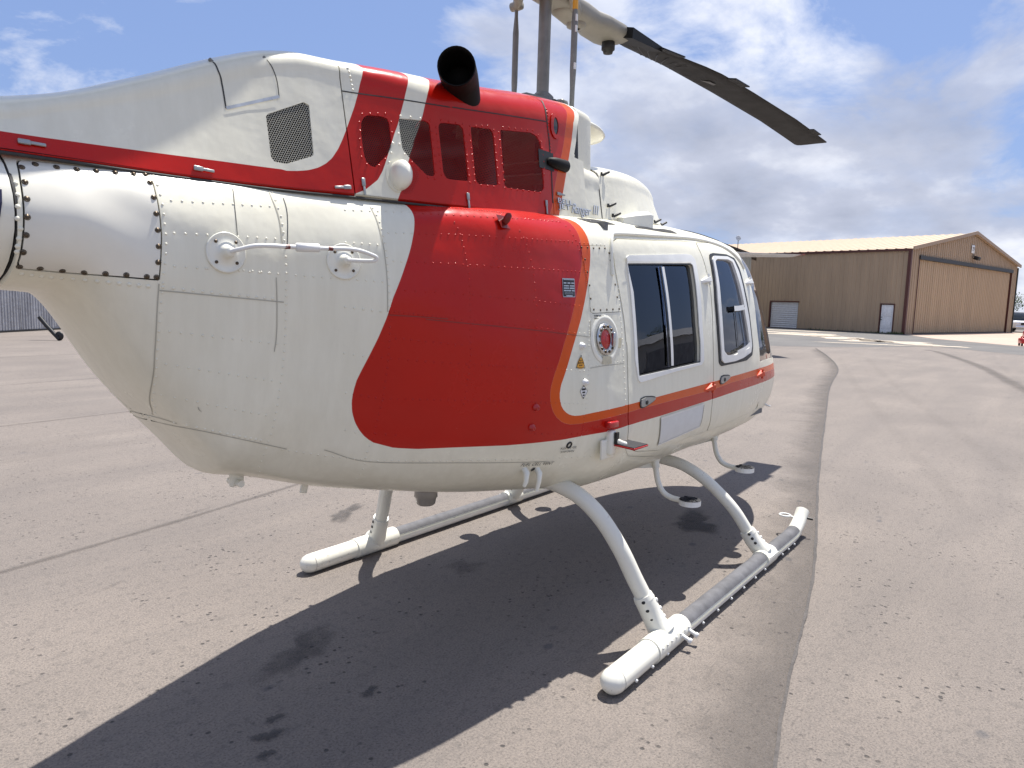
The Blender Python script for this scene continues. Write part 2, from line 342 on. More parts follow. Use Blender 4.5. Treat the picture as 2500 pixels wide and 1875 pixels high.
for q in ((.36,1.61,.22,.10,.4,.75),(1.82,-.29,.26,.20,0,.95),(-.28,2.36,.12,.03,.3,.45),(-1.0,.25,.25,.14,.5,.6),(-1.44,-.16,.055,.04,0,1),(-1.37,-.09,.035,.03,0,1),(-1.5,-.24,.03,.03,0,1),(-1.04,-.21,.045,.03,0,.9),(.15,.35,.18,.10,.2,.5),(-1.2,1.5,.07,.03,.5,.4)): stain(*q)

# ------------------------------------------------------------------ metal buildings
def ribbed(L, H0, H1, pitch, depth, mode='V', slopeL=None):
    """vertical-rib sheet in the x-z plane: a row of flat pans with raised trapezoid ribs (towards -y); height runs H0..H1 or follows a gable"""
    xs = []; n = max(1, round(L/pitch)); p = L/n
    prof = [(0,0),(.62*p,0),(.70*p,depth),(.90*p,depth),(.98*p,0)]
    for i in range(n): xs += [(i*p+a, b) for a, b in prof]
    xs.append((L, 0)); return xs
def ribbed_wall(name, L, top, pitch, depth, mat, parent, origin, ex, en, bottom=lambda x: 0, tube_th=.05):
    pr = ribbed(L, 0, 0, pitch, depth); o = Vector(origin); ex = Vector(ex); en = Vector(en); V = []; F = []
    for (x, d) in pr:
        q = o+ex*x+en*d; V += [q+Vector((0,0,bottom(x))), q+Vector((0,0,top(x)))]
    for i in range(len(pr)-1): F.append((2*i,2*i+2,2*i+3,2*i+1))
    return obj(name, V, F, mat, parent)
def metal_wall(name, col, var=.1, rough=.5):
    m = Mat(name); co = m.coord(); a = m.noise(m.coord(scale=(1,1,.12)), 1.7, 5, .6); c = m.ramp(a, [(.3,tuple(k*(1-var) for k in col)),(.7,tuple(k*(1+var) for k in col))])
    return m.done(m.bsdf(c, rough, 0, .35, m.bump(m.noise(co, 1.2, 3), .25, .05)))
TAN, TANROOF, TANDOOR = metal_wall('tan_siding', (.37,.275,.185)), metal_wall('tan_roof', (.50,.38,.265), .06), metal_wall('tan_door_sheet', (.44,.325,.21))
MAROON, TRIM = plain('maroon_trim', (.075,.018,.012), .5), plain('tan_trim', (.33,.235,.15), .5)
ROLL, DOORW = plain('roll_door_white', (.56,.57,.58), .5), plain('door_white', (.72,.73,.74), .5)
HW, HE, HR, HL = 22.9, 5.74, 7.66, 32.0
hg = empty('aircraft_hangar', (52.10,6.10,0), math.atan2(-.221,.975))
tag(hg, 'large tan ribbed metal hangar with gable roof and wide closed door', 'hangar')
gab = lambda x: HE+(HR-HE)*(1-abs(x-HW/2)/(HW/2))
# front wall: left of the door, right of it, above it
ribbed_wall('front_wall', 1.55, lambda x: gab(x)-.03, .38, .05, TAN, hg, (0,0,0), (1,0,0), (0,-1,0))
ribbed_wall('front_wall', HW-21.45, lambda x: gab(x+21.45)-.03, .38, .05, TAN, hg, (21.45,0,0), (1,0,0), (0,-1,0))
ribbed_wall('front_wall', 19.9, lambda x: gab(x+1.55)-.03, .38, .05, TAN, hg, (1.55,0,0), (1,0,0), (0,-1,0), bottom=lambda x: 5.36)
hd = ribbed_wall('hangar_door', 19.84, lambda x: 5.16, .38, .05, TANDOOR, hg, (1.58,.10,0), (1,0,0), (0,-1,0), bottom=lambda x: .09)
MB().box((11.5,.02,5.27), (20.1,.34,.26)).build('header_track', BLACK, hg)
MB().box((1.52,-.01,2.6), (.07,.16,5.2)).build('door_jamb', MAROON, hg); MB().box((21.46,-.01,2.6), (.05,.16,5.2)).build('door_jamb', MAROON, hg)
MB().box((11.5,.06,.045), (19.8,.10,.09)).build('door_seal', BLACK, hg)
ribbed_wall('side_wall', 0.67, lambda x: HE-.05, .30, .035, TAN, hg, (0,.69,0), (0,-1,0), (-1,0,0))
ribbed_wall('side_wall', 6.0, lambda x: HE-.05, .30, .035, TAN, hg, (0,7.62,0), (0,-1,0), (-1,0,0))
ribbed_wall('side_wall', .94, lambda x: HE-.05, .30, .035, TAN, hg, (0,1.63,0), (0,-1,0), (-1,0,0), bottom=lambda x: 2.02)
ribbed_wall('side_wall', 2.28, lambda x: HE-.05, .30, .035, TAN, hg, (0,9.90,0), (0,-1,0), (-1,0,0), bottom=lambda x: 2.0)
ribbed_wall('side_wall', HL-9.9, lambda x: HE-.05, .30, .035, TAN, hg, (0,HL,0), (0,-1,0), (-1,0,0))
MB().box((HW-.02,HL/2,HE/2), (.04,HL-.1,HE-.1)).box((HW/2,HL-.02,HE/2), (HW-.1,.04,HE-.1)).build('back_wall', TAN, hg)
for sgn, x0 in ((1,-.10),(-1,HW+.10)):     # roof slopes with standing ribs
    V = []; F = []; pr = ribbed(HL+.5, 0, 0, .62, .045); zr, ze = HR+.03, HE+.01
    for (y, d) in pr: V += [(x0,y-.25,ze+d), (HW/2,y-.25,zr+d)]
    for i in range(len(pr)-1): F.append((2*i,2*i+1,2*i+3,2*i+2) if sgn < 0 else (2*i,2*i+2,2*i+3,2*i+1))
    obj('roof', V, F, TANROOF, hg)
MB().box((-.10,HL/2,HE-.06), (.14,HL+.3,.15)).build('eave_gutter', MAROON, hg)
MB().box((-.06,-.06,HE/2-.05), (.20,.20,HE-.1)).build('corner_trim', MAROON, hg)
MB().box((HW+.03,-.05,HE/2-.05), (.14,.16,HE-.1)).build('corner_trim', BLACK, hg)
for s in (0, 1):
    x0, x1 = (-.12, HW/2) if s == 0 else (HW/2, HW+.12); z0, z1 = (HE-.08,HR-.05) if s == 0 else (HR-.05,HE-.08)
    V = [(x0,-.30,z0),(x1,-.30,z1),(x1,-.30,z1+.24),(x0,-.30,z0+.24),(x0,-.22,z0),(x1,-.22,z1),(x1,-.22,z1+.24),(x0,-.22,z0+.24)]
    obj('rake_trim', V, [(0,1,2,3),(5,4,7,6),(3,2,6,7),(0,4,5,1),(0,3,7,4),(1,5,6,2)], TRIM, hg)
rd = empty('roll_up_door', (0,0,0), 0, hg)
V = []; F = []
for i in range(26):
    z = 2.0*i/25; V += [(.02 if i%2 else .055,7.66,z),(.02 if i%2 else .055,9.86,z)]
for i in range(25): F.append((2*i,2*i+1,2*i+3,2*i+2))
obj('slat_curtain', V, F, ROLL, rd)
MB().box((-.02,9.93,1.0), (.10,.10,2.0)).box((-.02,8.76,2.05), (.10,2.40,.10)).build('frame', MAROON, rd)
pd = empty('personnel_door', (0,0,0), 0, hg)
MB().box((.03,1.13,1.0), (.05,.80,1.94)).build('leaf', DOORW, pd)
MB().box((-.0,.735,1.4), (.02,.03,.03)).build('leaf_edge', DOORW, pd)
for (yy, zz) in ((1.29,1.45),(.97,1.45),(1.29,.60),(.97,.60)): MB().box((-.004,yy,zz), (.018,.24,.55), None, .006).build('raised_panel', DOORW, pd)
MB().box((-.02,1.59,1.0), (.10,.06,2.0)).box((-.02,.69,1.0), (.10,.05,2.0)).box((-.02,1.14,2.03), (.10,.96,.06)).build('frame', MAROON, pd)
MB().lathe([(0,-.09),(.035,-.09),(.04,-.06),(.02,-.03),(.02,0)], (.0,1.46,.95), (1,0,0), 12).build('handle', DARK, pd); MB().lathe([(0,-.05),(.03,-.05),(.03,0)], (.0,1.46,1.12), (1,0,0), 12).build('deadbolt', DARK, pd)
MB().box((11.45,-.09,6.48), (.62,.03,.62), None, .01).build('number_plate', WHITEP, hg)
fl = MB(); fl.box((11.7,-.35,5.80), (.55,.35,.26), Matrix.Rotation(.35,3,'X'), .03); fl.tube([(11.7,-.05,6.0),(11.7,-.25,5.95)], .03, 8); fl.build('floodlight', BLACK, hg)
MB().box((HW/2,.3,.03), (HW+.1,.5,.06)).box((.1,HL/2,.03),(.36,HL,.06)).build('base_sill', SEALM, hg)
def text_mesh(body, size, extrude=.0, shear=0.0, align='CENTER', space=1.0):
    cu = bpy.data.curves.new('lettering', 'FONT'); cu.body = body; cu.size = size; cu.extrude = extrude; cu.shear = shear; cu.align_x = align; cu.align_y = 'CENTER'; cu.space_character = space
    if extrude > 0: cu.bevel_depth = extrude*.4
    to = bpy.data.objects.new('lettering', cu); COL.objects.link(to); dg = bpy.context.evaluated_depsgraph_get()
    me = bpy.data.meshes.new_from_object(to.evaluated_get(dg)); bpy.data.objects.remove(to, do_unlink=True); bpy.data.curves.remove(cu); return me
def put_text(name, body, size, loc, ex, ez, mat, parent, extrude=0.0, shear=0.0, space=1.0, align='CENTER'):
    me = text_mesh(body, size, extrude, shear, align, space); me.materials.clear(); me.materials.append(mat)
    o = bpy.data.objects.new(name, me); COL.objects.link(o); o.parent = parent
    ex = Vector(ex).normalized(); ez = Vector(ez).normalized(); en = ex.cross(ez).normalized(); ez = en.cross(ex)
    o.matrix_local = Matrix(((ex.x,ez.x,en.x,loc[0]),(ex.y,ez.y,en.y,loc[1]),(ex.z,ez.z,en.z,loc[2]),(0,0,0,1))); return o
put_text('plate_number', '29', .44, (11.45,-.115,6.48), (1,0,0), (0,0,1), DARK, hg)
# weeds along the sill
wv = []; wf = []; r3 = random.Random(2); GREEN = plain('weed_green', (.055,.085,.025), .7)
for k in range(240):
    y = abs(r3.gauss(.2,.8)) if k < 150 else r3.uniform(0,7); h = r3.uniform(.05,.22); x = -.1-r3.uniform(0,.2); a = r3.uniform(0,3.14); n = len(wv)
    wv += [(x,y-.1,0),(x+.06*math.cos(a),y-.1+.06*math.sin(a),0),(x+r3.uniform(-.1,.1),y-.1+r3.uniform(-.1,.1),h)]; wf.append((n,n+1,n+2))
wo = obj('weeds', wv, wf, GREEN); wo.location = hg.location; wo.rotation_euler = hg.rotation_euler; tag(wo, 'short green weeds along the foot of the tan hangar wall', 'weeds', kind='stuff')

PALE = metal_wall('pale_siding', (.38,.355,.29), .08)
BROWNT = plain('brown_trim', (.05,.035,.025), .5)
pb = empty('metal_shed', (47.7,15.25,0), math.atan2(-.946,.325))
tag(pb, 'pale beige metal shed with brown roof edge beside the tan hangar wall', 'shed')
ribbed_wall('gable_wall', 5.4, lambda x: 5.08+(1-abs(x-2.7)/2.7)*.95, .30, .04, PALE, pb, (-5.4,0,0), (1,0,0), (0,-1,0))
MB().box((-2.7,2.05,2.5), (5.36,4.0,5.0)).build('side_wall', PALE, pb)
for s in (0, 1):
    x0, x1, z0, z1 = (-5.75,-2.7,5.02,6.12) if s == 0 else (-2.7,.35,6.12,5.02)
    V = [(x0,-.35,z0),(x1,-.35,z1),(x1,4.3,z1),(x0,4.3,z0)]; V += [(v[0],v[1],v[2]+.12) for v in V]
    obj('roof', V, [(4,5,6,7),(3,2,1,0),(0,1,5,4),(1,2,6,5),(2,3,7,6),(3,0,4,7)], BROWNT, pb)
ds = empty('satellite_dish', (51.0,17.5,6.2), 0); tag(ds, 'small white satellite dish on a short pole above the roofs', 'satellite dish')
MB().lathe([(0,0),(.11,.02),(.19,.06),(.195,.07),(.11,.03),(0,.015)], (0,0,.45), (-.75,-.6,.35), 20).build('dish', WHITEP, ds)
MB().tube([(0.05,0,-1.2),(.05,0,.42)], .03, 8).build('pole', GREYM, ds)
MB().tube([(0,0,.45),(-.3,-.22,.40)], .012, 6).build('feed_arm', GREYM, ds)

# weathered galvanised building beyond the tail
GALV = (lambda m: m.done(m.bsdf(m.mix(m.ramp(m.noise(m.coord(scale=(1,1,.25)), 3.2, 6, .65), [(.35,0.0),(.65,1.0)]), (.27,.275,.30), (.42,.43,.46)), .45, .35, None, m.bump(m.noise(m.coord(), 5, 4), .5, .04))))(Mat('galvanised_sheet'))
lb = empty('galvanised_building', (4.6,23.75,0), math.atan2(1.2,1.8)); tag(lb, 'weathered grey galvanised metal building beyond the tail boom', 'building')
r5 = random.Random(8); jit = [r5.uniform(0,.16) for _ in range(400)]
for i in range(10):      # separate sheets with ragged lower edges
    ribbed_wall('wall_sheet', .98, lambda x: 3.4, .12, .02, GALV, lb, (-4+i*1.0,r5.uniform(-.012,.012),.04), (1,0,0), (0,-1,0), bottom=lambda x, i=i: (.02+.10*abs(math.sin(5*x+i))) if i%3 == 1 else .03)
MB().box((1,3.03,1.7), (10,6.0,3.4)).build('side_wall', GALV, lb)
obj('roof', [(-4.3,-.3,3.38),(6.3,-.3,3.38),(6.3,3,4.3),(-4.3,3,4.3),(6.3,6.3,3.38),(-4.3,6.3,3.38)], [(0,1,2,3),(3,2,4,5)], GALV, lb)
MB().box((1,.02,.02), (10,.1,.06)).build('base_sill', BLACK, lb)
tb = empty('tow_bar', (5.55,20.0,0)); tag(tb, 'black inclined tow bar resting on the ground beyond the tail', 'tow bar')
MB().tube([(.0,0,.03),(-.20,.32,.42),(-.30,.48,.64)], [.05,.06,.06], 10).build('bar', BLACK, tb)
MB().lathe([(.02,-.03),(.11,-.03),(.13,0),(.11,.03),(.02,.03)], (0,0,.13), (.84,.54,0), 16).build('wheel', BLACK, tb)

# ------------------------------------------------------------------ far right: trees, fence, car, red cart
def leafmat(name, c0, c1):
    m = Mat(name); n = m.noise(m.coord(), .8, 4, .6); c = m.ramp(n, [(.3,c0),(.7,c1)]); b = m.bsdf(c, .65, 0, .3)
    t = m.n('ShaderNodeBsdfTranslucent'); m.put(t.inputs[0], c); ms = m.n('ShaderNodeMixShader'); ms.inputs[0].default_value = .25; m.put(ms.inputs[1], b); m.put(ms.inputs[2], t.outputs[0]); return m.done(ms.outputs[0])
LEAF = [leafmat('leaf_dark', (.025,.045,.012), (.05,.08,.02)), leafmat('leaf_mid', (.045,.075,.018), (.085,.12,.03)), leafmat('leaf_light', (.06,.095,.02), (.11,.14,.035))]
BARK = plain('bark', (.09,.07,.05), .9, 0, .3, 8)
def tree(loc, h, rx, mat, label, seed, leaves=3500, group=None):
    rr = random.Random(seed); t = empty('tree', loc, rr.uniform(0,6)); tag(t, label, 'tree', group)
    tm = MB(); tm.tube([(0,0,-.05),(.05,0,h*.2),(0,.1,h*.45),(.1,.05,h*.7)], [h*.032,h*.026,h*.018,h*.006], 9)
    cl = []
    for k in range(17):
        a = rr.uniform(0,6.28); rad = rx*rr.uniform(.15,.8); z = h*rr.uniform(.32,.88); c = Vector((rad*math.cos(a)*(1.15-z/h*.6), rad*math.sin(a)*(1.15-z/h*.6), z)); cl.append((c, rx*rr.uniform(.28,.5)))
        if k < 9: tm.tube([(0,0,h*.3),c*.55+Vector((0,0,h*.2)),c], [h*.012,h*.008,h*.003], 6)
    tm.build('trunk', BARK, t); V = []; F = []
    for k in range(leaves):
        c, r_ = rr.choice(cl); d = Vector((rr.gauss(0,1),rr.gauss(0,1),rr.gauss(0,.8))).normalized()*r_*rr.uniform(.55,1.05); q = c+d
        if q.z < h*.08: continue
        s = h*rr.uniform(.012,.026); u = Vector((rr.gauss(0,1),rr.gauss(0,1),rr.gauss(0,1))).normalized(); w = u.orthogonal().normalized(); n = len(V)
        V += [q-u*s, q+w*s*.6, q+u*s, q-w*s*.6]; F.append((n,n+1,n+2,n+3))
    obj('crown', V, F, mat, t); return t
for i, (x, y, h, rx, mi, lab) in enumerate(((108,3.6,4.6,3.0,1,'bushy mid green tree just past the far hangar corner'),(121,-1.5,6.0,3.6,0,'tall dark green tree behind the bushy one past the hangar'),(104,-3.6,4.2,2.8,2,'light green rounded tree beside the chain fence'),(118,8.5,6.5,3.8,0,'dark green tree hidden mostly behind the tan hangar'),(128,-9,6.5,4.2,1,'broad green tree at the far end of the fence'))):
    tree((x,y,0), h, rx, LEAF[mi], lab, 30+i)
fe = empty('chain_fence', (90,10,0), math.atan2(-20,-4)); tag(fe, 'dark chain link fence with top rail in front of the trees', 'fence')
FENCE = (lambda m: (lambda ms: (m.put(ms.inputs[0], .45), m.put(ms.inputs[1], m.bsdf((.03,.032,.03), .7)), m.put(ms.inputs[2], m.n('ShaderNodeBsdfTransparent').outputs[0]), m.done(ms.outputs[0]))[-1])(m.n('ShaderNodeMixShader')))(Mat('fence_mesh'))
obj('mesh', [(0,0,.05),(30,0,.05),(30,0,1.5),(0,0,1.5)], [(0,1,2,3)], FENCE, fe)
MB().tube([(0,0,1.52),(30,0,1.52)], .03, 6).build('top_rail', GREYM, fe)
for k in range(11): MB().tube([(k*3,0,0),(k*3,0,1.55)], .035, 6).build('post', GREYM, fe)
sh = tree((71.5,-.75,0), .85, .55, LEAF[2], 'small round green shrub beside the far hangar corner', 77, 700); sh.name = 'shrub'; sh['category'] = 'shrub'
# parked car
CARW, TYRE = plain('car_white', (.75,.76,.78), .25, 0, .04, 5, 0, .5), plain('tyre', (.02,.02,.02), .8)
CARG, CHROME = plain('car_glass', (.02,.025,.03), .08), plain('chrome', (.7,.7,.72), .12, 1)
car = empty('parked_car', (79.5,1.15,0), R(205)); tag(car, 'white pickup truck parked behind the far hangar corner', 'car')
def loft_box(secs, ring):
    V = []; F = []; n = len(ring)
    for (x, sy, z0, z1) in secs: V += [(x,a*sy,z0+(z1-z0)*b_) for a, b_ in ring]
    for i in range(len(secs)-1): F += [(i*n+k,i*n+(k+1)%n,(i+1)*n+(k+1)%n,(i+1)*n+k) for k in range(n)]
    F += [tuple(range(n))[::-1], tuple((len(secs)-1)*n+k for k in range(n))]; return V, F
ring = [(-1,.12),(-1,.6),(-.97,.9),(-.85,1),(.85,1),(.97,.9),(1,.6),(1,.12),(.9,0),(-.9,0)]
V, F = loft_box([(-2.75,.90,.45,.95),(-2.65,.96,.40,1.02),(-.6,.97,.36,1.05),(1.0,.97,.36,1.08),(2.3,.95,.38,1.04),(2.65,.88,.42,.98),(2.72,.82,.5,.85)], ring); obj('body', V, F, CARW, car, True)
V, F = loft_box([(-.75,.80,1.0,1.62),(-.55,.82,1.0,1.80),(.5,.82,1.0,1.82),(.85,.80,1.0,1.7),(1.35,.78,1.0,1.10)], ring); obj('cabin', V, F, CARG, car, True)
V, F = loft_box([(-.56,.70,1.79,1.84),(.0,.74,1.80,1.87),(.52,.70,1.80,1.85)], ring); obj('roof', V, F, CARW, car, True)
for sx in (-1.75,1.75):
    for sy in (-.88,.88):
        w = MB().lathe([(.0,-.12),(.24,-.12),(.36,-.10),(.38,0),(.36,.10),(.24,.12),(0,.12)], (sx,sy,.38), (0,1,0), 20).build('wheel', TYRE, car)
        MB().lathe([(0,-.125),(.2,-.125),(.22,-.12),(.22,.12),(.2,.125),(0,.125)], (sx,sy,.38), (0,1,0), 16).build('rim', CHROME, w)
for sy in (-.66,.66): MB().box((2.70,sy,.86), (.10,.34,.14), None, .02).build('headlight', CHROME, car)
MB().box((2.72,0,.78), (.08,.86,.22), None, .02).build('grille', DARK, car)
MB().box((2.78,0,.50), (.14,1.75,.16), None, .03).build('bumper', CHROME, car)
rc = empty('ground_cart', (40.9,-1.02,0), .3); tag(rc, 'small red ground cart with upright handle at the apron edge', 'cart')
MB().box((0,0,.26), (.62,.50,.26), None, .04).build('body', REDP, rc)
MB().tube([(.05,.12,.38),(.05,.12,.74)], .025, 8).build('handle', REDP, rc)
MB().box((.1,.02,.43), (.3,.3,.10), None, .03).build('cover', REDP, rc)
for sx in (-.22,.22):
    for sy in (-.2,.2): MB().lathe([(0,-.03),(.07,-.03),(.085,0),(.07,.03),(0,.03)], (sx,sy,.085), (0,1,0), 12).build('wheel', TYRE, rc)

# buildings and trees across the apron behind the viewer: what the cabin glass and the paint mirror
WSID = metal_wall('white_siding', (.66,.66,.65), .05)
wh = empty('white_hangar', (52,-36,0), R(236)); tag(wh, 'long white metal hangar across the apron mirrored in the cabin glass', 'hangar')
ribbed_wall('front_wall', 46, lambda x: 5.2, .6, .05, WSID, wh, (-18,0,0), (1,0,0), (0,-1,0))
MB().box((5,5,2.6), (45.8,9.8,5.18)).build('side_wall', WSID, wh)
obj('roof', [(-18.4,-.4,5.2),(28.4,-.4,5.2),(28.4,5,6.6),(-18.4,5,6.6),(28.4,10.4,5.2),(-18.4,10.4,5.2)], [(0,1,2,3),(3,2,4,5)], GALV, wh)
for k in range(3): MB().box((-9+k*13,-.08,2.0), (9,.1,4.0)).build('sliding_door', GALV, wh)
for i, (x, y) in enumerate(((52,-58),(60,-50),(70,-40),(44,-62))):
    tree((x,y,0), 9+i%2*2, 4.5, LEAF[i%2], ['tall tree left of the mirrored white hangar','second tall tree behind the mirrored white hangar','tree at the far end of the mirrored white hangar','outermost tree past the mirrored white hangar'][i], 60+i, 1800)
# ---- fuselage and cowling shapes: half sections (y, z) from crown to keel at stations along x ----
LOWER = {
-2.30: [(0,1.815),(.10,1.79),(.17,1.74),(.21,1.665),(.215,1.62),(.205,1.56),(.165,1.50),(.10,1.465),(0,1.452)],
-2.12: [(0,1.82),(.12,1.80),(.19,1.75),(.233,1.67),(.238,1.61),(.225,1.55),(.18,1.505),(.11,1.475),(0,1.466)],
-2.02: [(0,1.82),(.14,1.80),(.20,1.755),(.245,1.67),(.25,1.61),(.235,1.55),(.19,1.505),(.11,1.472),(0,1.46)],
-1.815: [(0,1.83),(.19,1.79),(.25,1.715),(.270,1.63),(.275,1.54),(.266,1.47),(.24,1.36),(.195,1.265),(.12,1.21),(0,1.195)],
-1.65: [(0,1.84),(.20,1.797),(.255,1.735),(.285,1.66),(.296,1.57),(.293,1.47),(.272,1.30),(.235,1.14),(.18,1.045),(.11,1.012),(0,1.0)],
-1.57: [(0,1.845),(.205,1.80),(.258,1.745),(.288,1.675),(.304,1.59),(.307,1.49),(.29,1.33),(.25,1.12),(.19,.985),(.11,.925),(0,.905)],
-1.47: [(0,1.85),(.21,1.803),(.26,1.755),(.29,1.69),(.31,1.61),(.318,1.525),(.313,1.44),(.303,1.36),(.26,1.125),(.20,.99),(.12,.905),(0,.88)],
-1.145: [(0,1.87),(.28,1.805),(.35,1.735),(.39,1.645),(.403,1.556),(.408,1.48),(.40,1.357),(.37,1.15),(.33,1.0),(.27,.88),(.14,.80),(0,.783)],
-.83: [(0,1.88),(.37,1.808),(.44,1.765),(.467,1.68),(.487,1.58),(.495,1.489),(.50,1.29),(.492,1.17),(.46,1.0),(.40,.87),(.26,.75),(0,.718)],
-.53: [(0,1.90),(.42,1.825),(.49,1.79),(.53,1.735),(.55,1.62),(.563,1.5),(.583,1.22),(.572,1.04),(.53,.90),(.44,.775),(.27,.685),(0,.655)],
-.2: [(0,1.905),(.42,1.845),(.51,1.80),(.552,1.74),(.577,1.6),(.612,1.3),(.63,1.08),(.615,.94),(.55,.785),(.44,.685),(.27,.63),(0,.61)],
.05: [(0,1.91),(.40,1.865),(.51,1.815),(.558,1.75),(.587,1.59),(.635,1.25),(.660,1.0),(.653,.89),(.595,.74),(.47,.64),(.27,.595),(0,.58)],
.5: [(0,1.925),(.36,1.895),(.49,1.85),(.548,1.785),(.595,1.61),(.640,1.33),(.664,1.06),(.662,.94),(.62,.78),(.50,.65),(.28,.585),(0,.57)],
1.0: [(0,1.94),(.32,1.92),(.46,1.875),(.532,1.81),(.598,1.633),(.641,1.385),(.665,1.133),(.665,1.0),(.643,.83),(.56,.705),(.40,.615),(0,.575)],
1.4: [(0,1.945),(.32,1.922),(.45,1.872),(.520,1.81),(.588,1.63),(.632,1.38),(.658,1.13),(.658,.99),(.637,.83),(.56,.71),(.40,.625),(0,.58)],
1.75: [(0,1.937),(.31,1.91),(.43,1.862),(.497,1.797),(.568,1.62),(.61,1.38),(.640,1.13),(.642,.99),(.622,.84),(.55,.715),(.40,.63),(0,.583)],
2.0: [(0,1.905),(.29,1.88),(.405,1.825),(.475,1.745),(.545,1.57),(.592,1.34),(.623,1.10),(.624,.98),(.60,.835),(.53,.715),(.38,.63),(0,.585)],
2.2: [(0,1.825),(.27,1.80),(.38,1.745),(.45,1.655),(.52,1.48),(.567,1.28),(.598,1.08),(.60,.97),(.575,.825),(.505,.71),(.36,.63),(0,.588)],
2.5: [(0,1.635),(.24,1.61),(.335,1.555),(.405,1.46),(.468,1.325),(.515,1.17),(.542,1.03),(.543,.945),(.515,.815),(.44,.71),(.30,.635),(0,.60)],
2.75: [(0,1.40),(.20,1.38),(.28,1.335),(.345,1.27),(.395,1.18),(.435,1.08),(.455,.98),(.455,.92),(.43,.815),(.36,.725),(.24,.662),(0,.632)],
2.95: [(0,1.19),(.14,1.18),(.21,1.155),(.265,1.115),(.31,1.06),(.335,1.0),(.345,.945),(.343,.90),(.32,.83),(.265,.755),(.17,.70),(0,.67)],
3.08: [(0,1.05),(.09,1.045),(.13,1.03),(.165,1.01),(.195,.985),(.212,.955),(.218,.93),(.216,.90),(.20,.86),(.165,.815),(.10,.785),(0,.77)],
3.14: [(0,.97),(.045,.967),(.065,.96),(.085,.952),(.098,.942),(.106,.932),(.108,.922),(.107,.91),(.10,.895),(.08,.875),(.05,.865),(0,.86)],
}
COWL = {
# x: wb zb  ws zs  zt  n     base half width/height, shoulder half width/height, crown height, crown exponent
-3.10: (.02,1.74,.018,1.745,1.75,2.2),
-2.80: (.10,1.765,.08,1.80,1.825,2.2),
-2.45: (.155,1.775,.125,1.84,1.885,2.2),
-2.12: (.188,1.782,.145,1.86,1.927,2.3),
-2.00: (.195,1.783,.150,1.90,1.957,2.8),
-1.80: (.208,1.784,.155,1.975,2.043,3.0),
-1.50: (.238,1.788,.168,2.108,2.187,3.1),
-1.40: (.255,1.790,.180,2.150,2.226,3.1),
-1.30: (.278,1.793,.200,2.170,2.246,3.1),
-1.22: (.298,1.795,.220,2.172,2.250,3.1),
-1.00: (.350,1.798,.282,2.165,2.273,3.0),
-.75: (.400,1.803,.345,2.135,2.300,2.8),
-.50: (.430,1.810,.380,2.155,2.330,2.9),
-.28: (.445,1.820,.398,2.175,2.358,3.0),
-.08: (.446,1.833,.400,2.190,2.380,3.0),
.06: (.440,1.845,.395,2.20,2.392,3.0),
.16: (.434,1.850,.405,2.20,2.392,3.0),
}
import numpy as np
def cubic_rows(xs, rows, xq):
    """smooth interpolation of table rows along xs (finite-difference Hermite, limited)"""
    xs=np.asarray(xs,float); R=np.asarray(rows,float); xq=np.asarray(xq,float)
    h=np.diff(xs); d=np.diff(R,axis=0)/h.reshape((-1,)+(1,)*(R.ndim-1))
    m=np.empty_like(R); m[0]=d[0]; m[-1]=d[-1]
    hh=h.reshape((-1,)+(1,)*(R.ndim-1))
    w1=2*hh[1:]+hh[:-1]; w2=hh[1:]+2*hh[:-1]
    prod=d[:-1]*d[1:]
    with np.errstate(divide='ignore',invalid='ignore'):
        hm=(w1+w2)/(w1/d[:-1]+w2/d[1:])
    m[1:-1]=np.where(prod>0,hm,0)
    i=np.clip(np.searchsorted(xs,xq)-1,0,len(xs)-2)
    t=((xq-xs[i])/h[i]).reshape((-1,)+(1,)*(R.ndim-1)); H=hh[i]
    return ((2*t**3-3*t**2+1)*R[i]+(t**3-2*t**2+t)*H*m[i]+(-2*t**3+3*t**2)*R[i+1]+(t**3-t**2)*H*m[i+1])
def resample(pts, n):
    """Catmull-Rom through a half section, mirrored at both ends, n points by arc length"""
    P=np.array(pts,float); mir=np.array([-1,1.])
    Q=np.vstack([P[1]*mir,P,P[-2]*mir]); out=[]
    for k in range(1,len(Q)-2):
        p0,p1,p2,p3=Q[k-1:k+3]
        t0=0;t1=t0+np.linalg.norm(p1-p0)**.5;t2=t1+np.linalg.norm(p2-p1)**.5;t3=t2+np.linalg.norm(p3-p2)**.5
        t=np.linspace(t1,t2,24,endpoint=False)[:,None]
        A1=(t1-t)/(t1-t0)*p0+(t-t0)/(t1-t0)*p1;A2=(t2-t)/(t2-t1)*p1+(t-t1)/(t2-t1)*p2;A3=(t3-t)/(t3-t2)*p2+(t-t2)/(t3-t2)*p3
        B1=(t2-t)/(t2-t0)*A1+(t-t0)/(t2-t0)*A2;B2=(t3-t)/(t3-t1)*A2+(t-t1)/(t3-t1)*A3
        out.append((t2-t)/(t2-t1)*B1+(t-t1)/(t2-t1)*B2)
    out.append(P[-1:]); C=np.vstack(out); C[:,0]=np.maximum(C[:,0],0)
    s=np.r_[0,np.cumsum(np.linalg.norm(np.diff(C,axis=0),axis=1))]; s/=s[-1]
    u=np.linspace(0,1,n)
    return np.c_[np.interp(u,s,C[:,0]),np.interp(u,s,C[:,1])]
def smooth_cols(R,k=2):
    for _ in range(k):
        S=R.copy(); S[1:-1]=.25*R[:-2]+.5*R[1:-1]+.25*R[2:]; R=S
    return R
def lower_grid(xs, n=96):
    st=sorted(LOWER); rows=np.array([resample(LOWER[s],n) for s in st])
    return cubic_rows(st,rows,xs)          # (len xs, n, 2)
